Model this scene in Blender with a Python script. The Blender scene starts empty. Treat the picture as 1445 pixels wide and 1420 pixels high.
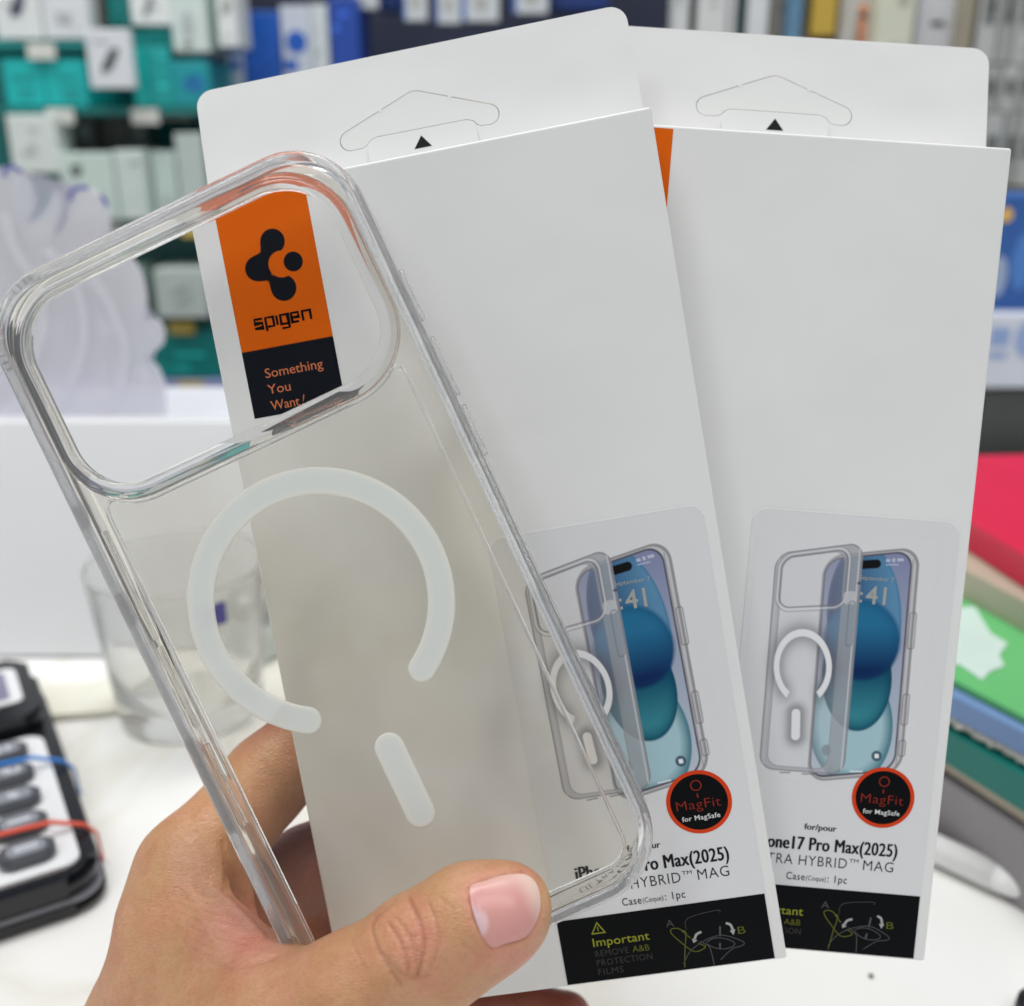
import bpy, bmesh, math, random
import numpy as np
from mathutils import Matrix, Vector

# ------------------------------------------------------------------ camera, world, light, exposure
sc = bpy.context.scene
COL = sc.collection
PITCH = math.radians(20.0)
CAM_H = 0.27
FPX, CX, CY = 1500.0, 722.5, 710.0          # focal length and centre in photograph pixels (1445 x 1420)
cd = bpy.data.cameras.new("camera")
cam = bpy.data.objects.new("camera", cd)
COL.objects.link(cam)
cam.location = (0, 0, CAM_H)
cam.rotation_euler = (math.pi / 2 - PITCH, 0, 0)
cd.sensor_width = 36.0
cd.lens = 36.0 * FPX / 1445.0
cd.clip_start = 0.02
cd.clip_end = 60.0
cd.dof.use_dof = True
cd.dof.focus_distance = 0.230
cd.dof.aperture_fstop = 10.5
sc.camera = cam

w = bpy.data.worlds.new("World")
sc.world = w
w.use_nodes = True
bg = w.node_tree.nodes["Background"]
bg.inputs[0].default_value = (0.93, 0.97, 1.0, 1)
bg.inputs[1].default_value = 0.39


def area(name, loc, target, sx, sy, power, color=(1, 1, 1)):
    ld = bpy.data.lights.new(name, 'AREA')
    ld.shape = 'RECTANGLE'
    ld.size, ld.size_y = sx, sy
    ld.energy = power
    ld.color = color
    o = bpy.data.objects.new(name, ld)
    COL.objects.link(o)
    o.location = loc
    d = Vector(target) - Vector(loc)
    o.rotation_euler = d.to_track_quat('-Z', 'Y').to_euler()
    return o


# the shop's ceiling panels: one over the counter, two rows in front of and behind it
area("ceiling_light", (-0.25, 0.80, 1.9), (-0.15, 0.62, 0), 1.5, 0.35, 18.5, (1.0, 0.985, 0.955))
area("ceiling_light", (0.75, -0.35, 2.1), (0.3, 0.1, 0), 0.35, 1.4, 8.8, (1.0, 0.985, 0.96))
area("ceiling_light", (-0.9, -0.7, 2.1), (-0.3, 0.0, 0), 0.30, 1.2, 8.8, (0.97, 0.985, 1.0))
area("rack_fill", (-0.1, 0.93, 1.15), (-0.1, 1.35, 0.12), 2.0, 0.08, 5.5, (0.95, 0.98, 1.0))  # added fill strip above the view, brightens the shelves

sc.view_settings.view_transform = 'Standard'
sc.view_settings.look = 'None'
sc.view_settings.exposure = 0.22
sc.view_settings.gamma = 1.0
sc.render.engine = 'CYCLES'
cy_ = sc.cycles
cy_.max_bounces = 16
cy_.transmission_bounces = 14
cy_.transparent_max_bounces = 24
cy_.glossy_bounces = 6
cy_.diffuse_bounces = 4
cy_.sample_clamp_indirect = 6.0
cy_.use_denoising = True
cy_.caustics_refractive = True
cy_.caustics_reflective = False
cy_.blur_glossy = 0.3

RIGHT = Vector((1, 0, 0))
UP = Vector((0, math.sin(PITCH), math.cos(PITCH)))
FWD = Vector((0, math.cos(PITCH), -math.sin(PITCH)))
CAM = Vector((0, 0, CAM_H))
# matrix taking "lens frame" millimetres (x right, y down, z away) into world metres
LENS = Matrix(((RIGHT.x, -UP.x, FWD.x, CAM.x * 1000), (RIGHT.y, -UP.y, FWD.y, CAM.y * 1000),
               (RIGHT.z, -UP.z, FWD.z, CAM.z * 1000), (0, 0, 0, 1000))) * 0.001
LENS[3][3] = 1.0
LN = np.array(LENS)


def ray(px, py):
    return RIGHT * ((px - CX) / FPX) - UP * ((py - CY) / FPX) + FWD


def on_z(px, py, z=0.0):
    d = ray(px, py)
    t = (z - CAM_H) / d.z
    return CAM + d * t


def on_y(px, py, Y):
    d = ray(px, py)
    return CAM + d * (Y / d.y)


# ------------------------------------------------------------------ materials
def mat(name, col, rough=0.5, spec=0.5, **kw):
    m = bpy.data.materials.new(name)
    m.use_nodes = True
    b = m.node_tree.nodes["Principled BSDF"]
    b.inputs["Base Color"].default_value = (*col, 1)
    b.inputs["Roughness"].default_value = rough
    b.inputs["Specular IOR Level"].default_value = spec
    for k, v in kw.items():
        b.inputs[k.replace('_', ' ')].default_value = v
    return m


def srgb(r, g, b):
    f = lambda c: (c / 255 / 12.92) if c / 255 <= 0.04045 else ((c / 255 + 0.055) / 1.055) ** 2.4
    return (f(r), f(g), f(b))


def noise_mat(name, c1, c2, scale, rough=0.5, bump=0.0, bscale=None, spec=0.5, detail=4, coord='Object', dist=0.001, **kw):
    m = mat(name, c1, rough, spec, **kw)
    nt = m.node_tree
    b = nt.nodes["Principled BSDF"]
    tc = nt.nodes.new("ShaderNodeTexCoord")
    n = nt.nodes.new("ShaderNodeTexNoise")
    n.inputs["Scale"].default_value = scale
    n.inputs["Detail"].default_value = detail
    r = nt.nodes.new("ShaderNodeMix")
    r.data_type = 'RGBA'
    r.inputs[6].default_value = (*c1, 1)
    r.inputs[7].default_value = (*c2, 1)
    mr = nt.nodes.new("ShaderNodeMapRange")
    mr.inputs[1].default_value = 0.35
    mr.inputs[2].default_value = 0.65
    nt.links.new(tc.outputs[coord], n.inputs["Vector"])
    nt.links.new(n.outputs["Fac"], mr.inputs[0])
    nt.links.new(mr.outputs[0], r.inputs[0])
    nt.links.new(r.outputs[2], b.inputs["Base Color"])
    if bump:
        n2 = nt.nodes.new("ShaderNodeTexNoise")
        n2.inputs["Scale"].default_value = bscale or scale * 8
        n2.inputs["Detail"].default_value = 3
        bp = nt.nodes.new("ShaderNodeBump")
        bp.inputs["Strength"].default_value = bump
        bp.inputs["Distance"].default_value = dist
        nt.links.new(tc.outputs[coord], n2.inputs["Vector"])
        nt.links.new(n2.outputs["Fac"], bp.inputs["Height"])
        nt.links.new(bp.outputs[0], b.inputs["Normal"])
    return m


def attr_mat(name, attr="art", rough=0.4, spec=0.5, **kw):
    m = mat(name, (1, 1, 1), rough, spec, **kw)
    nt = m.node_tree
    a = nt.nodes.new("ShaderNodeAttribute")
    a.attribute_name = attr
    nt.links.new(a.outputs["Color"], nt.nodes["Principled BSDF"].inputs["Base Color"])
    return m


def glass_mat(name, ior=1.49, col=(1, 1, 1), rough=0.0):
    m = bpy.data.materials.new(name)
    m.use_nodes = True
    nt = m.node_tree
    nt.nodes.remove(nt.nodes["Principled BSDF"])
    g = nt.nodes.new("ShaderNodeBsdfGlass")
    g.inputs["IOR"].default_value = ior
    g.inputs["Color"].default_value = (*col, 1)
    g.inputs["Roughness"].default_value = rough
    nt.links.new(g.outputs[0], nt.nodes["Material Output"].inputs[0])
    return m


def cloudy_glass(name, ior, col, cloud, ccol):
    m = glass_mat(name, ior, col)
    nt = m.node_tree
    g = [n for n in nt.nodes if n.type == 'BSDF_GLASS'][0]
    a = nt.nodes.new("ShaderNodeBsdfDiffuse"); a.inputs[0].default_value = (*ccol, 1)
    b = nt.nodes.new("ShaderNodeBsdfTranslucent"); b.inputs[0].default_value = (*ccol, 1)
    x = nt.nodes.new("ShaderNodeMixShader"); x.inputs[0].default_value = 0.5
    y = nt.nodes.new("ShaderNodeMixShader"); y.inputs[0].default_value = cloud
    nt.links.new(a.outputs[0], x.inputs[1]); nt.links.new(b.outputs[0], x.inputs[2])
    nt.links.new(g.outputs[0], y.inputs[1]); nt.links.new(x.outputs[0], y.inputs[2])
    nt.links.new(y.outputs[0], nt.nodes['Material Output'].inputs[0])
    return m


def film_mat(name, tint=(0.97, 0.97, 0.96), ior=1.45, rough=0.03, haze=0.0, haze_col=(0.8, 0.8, 0.78)):
    """clear sheet: light goes straight through, the surface mirrors by Fresnel"""
    m = bpy.data.materials.new(name)
    m.use_nodes = True
    nt = m.node_tree
    nt.nodes.remove(nt.nodes["Principled BSDF"])
    t = nt.nodes.new("ShaderNodeBsdfTransparent")
    t.inputs[0].default_value = (*tint, 1)
    g = nt.nodes.new("ShaderNodeBsdfGlossy")
    g.inputs["Roughness"].default_value = rough
    lw = nt.nodes.new("ShaderNodeLayerWeight")        # Schlick: same from both sides of the thin sheet
    lw.inputs[0].default_value = 0.5
    pw = nt.nodes.new("ShaderNodeMath"); pw.operation = 'POWER'; pw.inputs[1].default_value = 5.0
    fr = nt.nodes.new("ShaderNodeMath"); fr.operation = 'MULTIPLY_ADD'
    f0 = ((ior - 1) / (ior + 1)) ** 2
    fr.inputs[1].default_value = 1 - f0; fr.inputs[2].default_value = f0
    nt.links.new(lw.outputs["Facing"], pw.inputs[0]); nt.links.new(pw.outputs[0], fr.inputs[0])
    mx = nt.nodes.new("ShaderNodeMixShader")
    nt.links.new(fr.outputs[0], mx.inputs[0])
    nt.links.new(t.outputs[0], mx.inputs[1])
    nt.links.new(g.outputs[0], mx.inputs[2])
    out = mx
    if haze:
        d = nt.nodes.new("ShaderNodeBsdfTranslucent")
        d.inputs[0].default_value = (*haze_col, 1)
        d2 = nt.nodes.new("ShaderNodeBsdfDiffuse")
        d2.inputs[0].default_value = (*haze_col, 1)
        dm = nt.nodes.new("ShaderNodeMixShader")
        dm.inputs[0].default_value = 0.5 if haze < .85 else .72
        nt.links.new(d.outputs[0], dm.inputs[1])
        nt.links.new(d2.outputs[0], dm.inputs[2])
        m2 = nt.nodes.new("ShaderNodeMixShader")
        m2.inputs[0].default_value = haze
        nt.links.new(mx.outputs[0], m2.inputs[1])
        nt.links.new(dm.outputs[0], m2.inputs[2])
        out = m2
    nt.links.new(out.outputs[0], nt.nodes["Material Output"].inputs[0])
    return m


M = {}
M['card'] = noise_mat('white_card', (0.80, 0.80, 0.79), (0.78, 0.78, 0.775), 9, rough=0.42, bump=1.0, bscale=13, spec=0.4, dist=0.0030)
M['card_cut'] = mat('cut_card_edge', (0.62, 0.61, 0.57), 0.8)
M['edge_glint'] = mat('paper_edge_glint', (.9, .9, .9), .6)
M['inner_card'] = mat('inner_card', (0.78, 0.78, 0.765), 0.6)
M['label'] = mat('label_paper', (0.72, 0.72, 0.74), 0.38)
M['black_print'] = mat('black_print', (0.0035, 0.004, 0.005), 0.3, .08)
M['ink'] = mat('black_ink', (0.012, 0.012, 0.015), 0.45, .12)
M['grey_ink'] = mat('grey_ink', (0.09, 0.09, 0.095), 0.45, .1)
M['dim_grey_ink'] = mat('dim_grey_ink', (0.05, 0.05, 0.047), 0.45, .1)
M['orange_ink'] = mat('orange_ink', (0.62, 0.17, 0.06), 0.45)
M['red_ink'] = mat('dark_red_ink', (0.27, 0.025, 0.016), 0.45, .1)
M['ring_red'] = mat('orange_red_print', (0.66, 0.05, 0.008), 0.4, .15)
M['lime_ink'] = mat('lime_ink', (0.30, 0.32, 0.03), 0.45, .1)
M['dim_lime_ink'] = mat('dim_lime_ink', (0.13, 0.14, 0.02), 0.45, .1)
M['white_ink'] = mat('white_ink', (0.75, 0.75, 0.75), 0.45)
M['pale_ink'] = mat('pale_ink', (0.36, 0.37, 0.36), 0.45)
M['art'] = attr_mat('printed_art', rough=0.36, spec=.15)
M['logo_art'] = attr_mat('printed_logo_art', rough=0.42, spec=.1)
M['clear_tpu'] = cloudy_glass('clear_bumper_plastic', 1.39, (1.0, 1.0, 1.0), .10, (.93, .94, .96))
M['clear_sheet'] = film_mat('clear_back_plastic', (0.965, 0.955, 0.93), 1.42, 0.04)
def cloud_attr(m):
    nt = m.node_tree
    a = nt.nodes.new("ShaderNodeAttribute"); a.attribute_name = "art"
    for n in nt.nodes:
        if n.type in ('BSDF_TRANSLUCENT', 'BSDF_DIFFUSE'):
            nt.links.new(a.outputs["Color"], n.inputs[0])


def reflection_blotches(m, scale=22.0):  # warm-grey blotches in the tint stand in for blurred reflections
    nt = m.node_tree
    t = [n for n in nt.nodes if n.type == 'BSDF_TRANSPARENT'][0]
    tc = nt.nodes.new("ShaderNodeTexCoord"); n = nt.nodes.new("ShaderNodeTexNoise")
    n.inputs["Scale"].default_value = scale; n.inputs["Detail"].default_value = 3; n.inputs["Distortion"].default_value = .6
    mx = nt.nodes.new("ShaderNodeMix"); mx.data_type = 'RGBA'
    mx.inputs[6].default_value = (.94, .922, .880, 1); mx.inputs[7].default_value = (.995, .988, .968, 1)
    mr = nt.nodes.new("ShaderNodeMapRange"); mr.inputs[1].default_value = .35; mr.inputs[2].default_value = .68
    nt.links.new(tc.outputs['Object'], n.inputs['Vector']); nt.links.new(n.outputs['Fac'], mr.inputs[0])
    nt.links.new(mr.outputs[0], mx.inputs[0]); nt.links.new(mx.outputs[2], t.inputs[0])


reflection_blotches(M['clear_sheet'])
M['crystal'] = cloudy_glass('tumbler_glass', 1.17, (1, 1, 1), .20, (.86, .87, .85))

# ------------------------------------------------------------------ object helpers


def tag(o, label=None, cat=None, group=None, kind=None):
    if label: o['label'] = label
    if cat: o['category'] = cat
    if group: o['group'] = group
    if kind: o['kind'] = kind
    return o


def empty(name, mtx, label, cat, group=None):
    o = bpy.data.objects.new(name, None)
    o.empty_display_size = 0.02
    COL.objects.link(o)
    o.matrix_world = mtx
    return tag(o, label, cat, group)


def link(name, me, m, parent=None, smooth=False):
    if m is not None and not me.materials:
        me.materials.append(m)
    if smooth:
        me.polygons.foreach_set("use_smooth", [True] * len(me.polygons))
    o = bpy.data.objects.new(name, me)
    COL.objects.link(o)
    if parent is not None:
        o.parent = parent
    return o


def mesh(name, V, F):
    me = bpy.data.meshes.new(name)
    me.from_pydata([tuple(map(float, v)) for v in V], [], [tuple(map(int, f)) for f in F])
    me.update()
    return me


def bm_mesh(name, bm):
    bmesh.ops.recalc_face_normals(bm, faces=bm.faces)
    me = bpy.data.meshes.new(name)
    bm.to_mesh(me)
    bm.free()
    return me


def box_bm(bm, x0, x1, y0, y1, z0, z1, bev=0.0, seg=2):
    vs = [bm.verts.new(p) for p in ((x0, y0, z0), (x1, y0, z0), (x1, y1, z0), (x0, y1, z0), (x0, y0, z1), (x1, y0, z1), (x1, y1, z1), (x0, y1, z1))]
    fs = [bm.faces.new([vs[i] for i in f]) for f in ((0, 3, 2, 1), (4, 5, 6, 7), (0, 1, 5, 4), (1, 2, 6, 5), (2, 3, 7, 6), (3, 0, 4, 7))]
    if bev > 0:
        es = list({e for f in fs for e in f.edges})
        bmesh.ops.bevel(bm, geom=es, offset=bev, segments=seg, affect='EDGES', profile=0.5)
    return vs


def box(name, x0, x1, y0, y1, z0, z1, m, parent=None, bev=0.0, seg=2):
    bm = bmesh.new()
    box_bm(bm, x0, x1, y0, y1, z0, z1, bev, seg)
    return link(name, bm_mesh(name, bm), m, parent, smooth=False)


def prism(name, pts, z0, z1, m, parent=None, bev=0.0, seg=2, tf=None):
    """polygon in xy pushed from z0 to z1"""
    bm = bmesh.new()
    n = len(pts)
    a = [bm.verts.new((p[0], p[1], z0)) for p in pts]
    b = [bm.verts.new((p[0], p[1], z1)) for p in pts]
    f0 = bm.faces.new(a)
    f1 = bm.faces.new(b[::-1])
    for i in range(n):
        bm.faces.new([a[i], b[i], b[(i + 1) % n], a[(i + 1) % n]])
    if bev:
        bmesh.ops.bevel(bm, geom=list(set(f0.edges) | set(f1.edges)), offset=bev, segments=seg, affect='EDGES')
    if tf is not None:
        bm.transform(tf)
    bmesh.ops.triangulate(bm, faces=[f for f in bm.faces if len(f.verts) > 4])
    return link(name, bm_mesh(name, bm), m, parent)


def filled(name, loops, z0, z1, m, parent=None, tf=lambda v: v):
    """flat shape with holes (even-odd), given thickness"""
    cu = bpy.data.curves.new(name, 'CURVE')
    cu.dimensions = '2D'
    cu.fill_mode = 'BOTH'
    cu.extrude = abs(z1 - z0) / 2
    for lp in loops:
        s = cu.splines.new('POLY')
        s.points.add(len(lp) - 1)
        for i, p in enumerate(lp):
            s.points[i].co = (p[0], p[1], 0, 1)
        s.use_cyclic_u = True
    tmp = bpy.data.objects.new(name, cu)
    me = bpy.data.meshes.new_from_object(tmp)
    bpy.data.objects.remove(tmp)
    bpy.data.curves.remove(cu)
    zc = (z0 + z1) / 2
    for v in me.vertices:
        v.co = tf((v.co.x, v.co.y, v.co.z + zc))
    me.name = name
    me.materials.clear()
    return link(name, me, m, parent)


def rrect(x0, x1, y0, y1, r, n=8):
    pts = []
    for (cx, cy, a0) in ((x1 - r, y0 + r, -90), (x1 - r, y1 - r, 0), (x0 + r, y1 - r, 90), (x0 + r, y0 + r, 180)):
        for i in range(n + 1):
            a = math.radians(a0 + 90 * i / n)
            pts.append((cx + r * math.cos(a), cy + r * math.sin(a)))
    return pts


def circle(cx, cy, r, n=48):
    return [(cx + r * math.cos(2 * math.pi * i / n), cy + r * math.sin(2 * math.pi * i / n)) for i in range(n)]


def ribbon(pts, wd, closed=False):
    """polyline -> list of quads as outline polygon (V, F) in 2D"""
    P = [Vector(p) for p in pts]
    n = len(P)
    V, F = [], []
    for i in range(n):
        a = P[(i - 1) % n] if (closed or i > 0) else P[i]
        b = P[(i + 1) % n] if (closed or i < n - 1) else P[i]
        d = (b - a)
        if d.length < 1e-9: d = Vector((1, 0))
        d.normalize()
        k = 1.0
        if (closed or 0 < i < n - 1):
            d1 = (P[i] - a).normalized()
            k = 1 / max(0.5, abs(d1.dot(d)))
        nn = Vector((-d.y, d.x)) * wd / 2 * k
        V += [P[i] + nn, P[i] - nn]
    m = n if closed else n - 1
    for i in range(m):
        j = (i + 1) % n
        F.append((2 * i, 2 * i + 1, 2 * j + 1, 2 * j))
    return V, F


def smooth_line(pts, k=6, closed=False):
    """Catmull-Rom through the points"""
    P = [np.array(p, float) for p in pts]
    n = len(P)
    out = []
    rng = range(n if closed else n - 1)
    for i in rng:
        p0 = P[(i - 1) % n] if (closed or i > 0) else P[i]
        p1, p2 = P[i], P[(i + 1) % n]
        p3 = P[(i + 2) % n] if (closed or i < n - 2) else p2
        for j in range(k):
            t = j / k
            out.append(tuple(0.5 * ((2 * p1) + (-p0 + p2) * t + (2 * p0 - 5 * p1 + 4 * p2 - p3) * t * t + (-p0 + 3 * p1 - 3 * p2 + p3) * t ** 3)))
    if not closed:
        out.append(tuple(P[-1]))
    return out


def text_mesh(body, x0, x1, ybase, cap, offset=0.0, spacing=1.0, fitw=True, shear=0.0):
    """flat lettering, y DOWN (as on a printed face); fitted between x0 and x1, capital height = cap"""
    cu = bpy.data.curves.new("t", 'FONT')
    cu.body = body
    cu.size = 1.0
    cu.offset = offset
    cu.space_character = spacing
    cu.resolution_u = 3
    cu.shear = shear
    tmp = bpy.data.objects.new("t", cu)
    me = bpy.data.meshes.new_from_object(tmp)
    bpy.data.objects.remove(tmp)
    n = len(me.vertices)
    co = np.empty(n * 3)
    me.vertices.foreach_get('co', co)
    co = co.reshape(-1, 3)
    F = [tuple(p.vertices) for p in me.polygons]
    bpy.data.meshes.remove(me)
    xmin, xmax = co[:, 0].min(), co[:, 0].max()
    s = cap / 0.70
    sx = (x1 - x0) / (xmax - xmin) if fitw else s
    V = np.c_[x0 + (co[:, 0] - xmin) * sx, ybase - co[:, 1] * s]
    bpy.data.curves.remove(cu)
    return V, F


def join_flat(parts, z, tf):
    """parts: list of (V2d, F); one mesh at height z through tf"""
    VV, FF, o = [], [], 0
    for V, F in parts:
        VV += [tf((p[0], p[1], z)) for p in V]
        FF += [tuple(i + o for i in f) for f in F]
        o += len(V)
    return VV, FF


def art_grid(name, x0, x1, y0, y1, step, z, fn, m, parent, tf):
    nx = int(round((x1 - x0) / step)) + 1
    ny = int(round((y1 - y0) / step)) + 1
    xs = np.linspace(x0, x1, nx)
    ys = np.linspace(y0, y1, ny)
    X, Y = np.meshgrid(xs, ys)
    X, Y = X.ravel(), Y.ravel()
    C = fn(X, Y)
    me = bpy.data.meshes.new(name)
    V = np.array([tf((x, y, z)) for x, y in zip(X, Y)], dtype=np.float32)
    i = np.arange(nx * ny).reshape(ny, nx)
    Fq = np.stack([i[:-1, :-1], i[1:, :-1], i[1:, 1:], i[:-1, 1:]], -1).reshape(-1, 4)
    me.vertices.add(len(V)); me.vertices.foreach_set('co', V.ravel())
    me.loops.add(Fq.size); me.loops.foreach_set('vertex_index', Fq.ravel().astype(np.int32))
    me.polygons.add(len(Fq)); me.polygons.foreach_set('loop_start', np.arange(0, Fq.size, 4, dtype=np.int32))
    me.update(calc_edges=True)
    at = me.color_attributes.new("art", 'FLOAT_COLOR', 'POINT')
    at.data.foreach_set('color', np.c_[C, np.ones(len(C))].astype(np.float32).ravel())
    return link(name, me, m, parent)


def rodrigues(v):
    v = np.array(v); t = np.linalg.norm(v) + 1e-12; k = v / t
    K = np.array([[0, -k[2], k[1]], [k[2], 0, -k[0]], [-k[1], k[0], 0]])
    return np.eye(3) + np.sin(t) * K + (1 - np.cos(t)) * K @ K


def pose(p, origin):
    """pose of a held thing: rotation vector + centre, in lens-frame mm; returns world matrix whose origin
    is the thing's own point `origin` (mm from its centre), local unit = metre"""
    R = rodrigues(p[:3]); t = np.array(p[3:6]) + R @ np.array(origin)
    A = np.eye(4); A[:3, :3] = R; A[:3, 3] = t / 1000.0
    B = LN.copy()                      # lens mm->m already metre scaled columns; rebuild pure rotation
    Rw = np.array([[RIGHT[i], -UP[i], FWD[i]] for i in range(3)])
    W = np.eye(4); W[:3, :3] = Rw; W[:3, 3] = CAM
    return Matrix((W @ A).tolist())


# ------------------------------------------------------------------ the setting
def build_setting():
    marble = noise_mat('white_marble_top', (0.84, 0.835, 0.815), (0.80, 0.79, 0.755), 5.5, rough=0.22, spec=0.5, detail=8)
    nt = marble.node_tree
    b = nt.nodes["Principled BSDF"]
    # thin olive veins
    tc = nt.nodes.new("ShaderNodeTexCoord")
    n = nt.nodes.new("ShaderNodeTexNoise"); n.inputs["Scale"].default_value = 3.2; n.inputs["Detail"].default_value = 6; n.inputs["Distortion"].default_value = 0.8
    ab = nt.nodes.new("ShaderNodeMath"); ab.operation = 'SUBTRACT'; ab.inputs[1].default_value = 0.5
    ab2 = nt.nodes.new("ShaderNodeMath"); ab2.operation = 'ABSOLUTE'
    mr = nt.nodes.new("ShaderNodeMapRange"); mr.inputs[1].default_value = 0.0; mr.inputs[2].default_value = 0.02; mr.inputs[3].default_value = 0.45; mr.inputs[4].default_value = 0.0
    mx = nt.nodes.new("ShaderNodeMix"); mx.data_type = 'RGBA'; mx.inputs[7].default_value = (0.66, 0.64, 0.52, 1)
    nt.links.new(tc.outputs['Object'], n.inputs['Vector']); nt.links.new(n.outputs['Fac'], ab.inputs[0]); nt.links.new(ab.outputs[0], ab2.inputs[0])
    nt.links.new(ab2.outputs[0], mr.inputs[0]); nt.links.new(mr.outputs[0], mx.inputs[0])
    src = b.inputs['Base Color'].links[0].from_socket
    nt.links.new(src, mx.inputs[6]); nt.links.new(mx.outputs[2], b.inputs['Base Color'])
    t = empty('counter_table', Matrix.Translation((0, 0.35, -0.75)), 'white marble counter top with faint yellowish veins under everything', 'table')
    box('table_top', -1.0, 1.0, -0.75, 0.47, 0.72, 0.75, marble, t, 0.003)
    side = mat('counter_side', (0.55, 0.55, 0.54), 0.5)
    box('counter_base', -0.97, 0.97, -0.6, 0.44, 0.0, 0.719, side, t, 0.002)
    fl = noise_mat('floor_tiles', (0.42, 0.41, 0.39), (0.36, 0.35, 0.33), 3, rough=0.3)
    o = link('floor', mesh('floor', [(-4, -3, -.75), (4, -3, -.75), (4, 4, -.75), (-4, 4, -.75)], [(0, 1, 2, 3)]), fl)
    tag(o, kind='structure')
    wl = noise_mat('shop_wall_navy', (0.006, 0.010, 0.030), (0.012, 0.018, 0.045), 5, rough=0.5)
    o = box('wall', -2.4, 2.4, 1.62, 1.70, -0.75, 2.4, wl)
    tag(o, kind='structure')


build_setting()


# ------------------------------------------------------------------ the two retail boxes
BW, BH, BT, TAB = 103.0, 190.0, 14.5, 29.2
POSE1 = [0.092, 0.0758, -0.1712, -4.6352, 18.3571, 237.4557]
POSE2 = [0.078, 0.0276, 0.0741, 54.4734, 11.1503, 248.402]


def L(p):
    """box face mm (x right, y down from the top edge, z away from the viewer) -> box local metres, origin bottom centre"""
    return ((p[0] - BW / 2) / 1000, (p[1] - BH) / 1000, p[2] / 1000)


def LT(p):
    """same, for the hanging tab, which leans back a little above the crease"""
    x, y, z = p
    if y < 0:
        q = math.radians(10.0)
        z, y = z - y * math.sin(q), y * math.cos(q)
    return L((x, y, z))


# the label picture was laid out in a skewed drawing frame
_A = np.array([[0.1626, 0.0174], [-0.01288, 0.17]])
_AI = np.linalg.inv(_A)


def art_uv(x, y):
    d = np.stack([x - 51.4, y - 87.1], -1) @ _AI.T
    return d[:, 0] + 1055, d[:, 1] + 730


def uv_mm(u, v):
    return (51.4 + .1626 * (u - 1055) + .0174 * (v - 730), 87.1 - .01288 * (u - 1055) + .17 * (v - 730))


def S(r, g, b):
    return np.array(srgb(r, g, b))


def sd_rr(p, q, x0, x1, y0, y1, r):
    dx = np.abs(p - (x0 + x1) / 2) - (x1 - x0) / 2 + r
    dy = np.abs(q - (y0 + y1) / 2) - (y1 - y0) / 2 + r
    return np.hypot(np.maximum(dx, 0), np.maximum(dy, 0)) + np.minimum(np.maximum(dx, dy), 0) - r


def cover(d, w=1.0):
    return np.clip(0.5 - d / w, 0, 1)[:, None]


def lay(C, col, a):
    return C * (1 - a) + col * a


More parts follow.
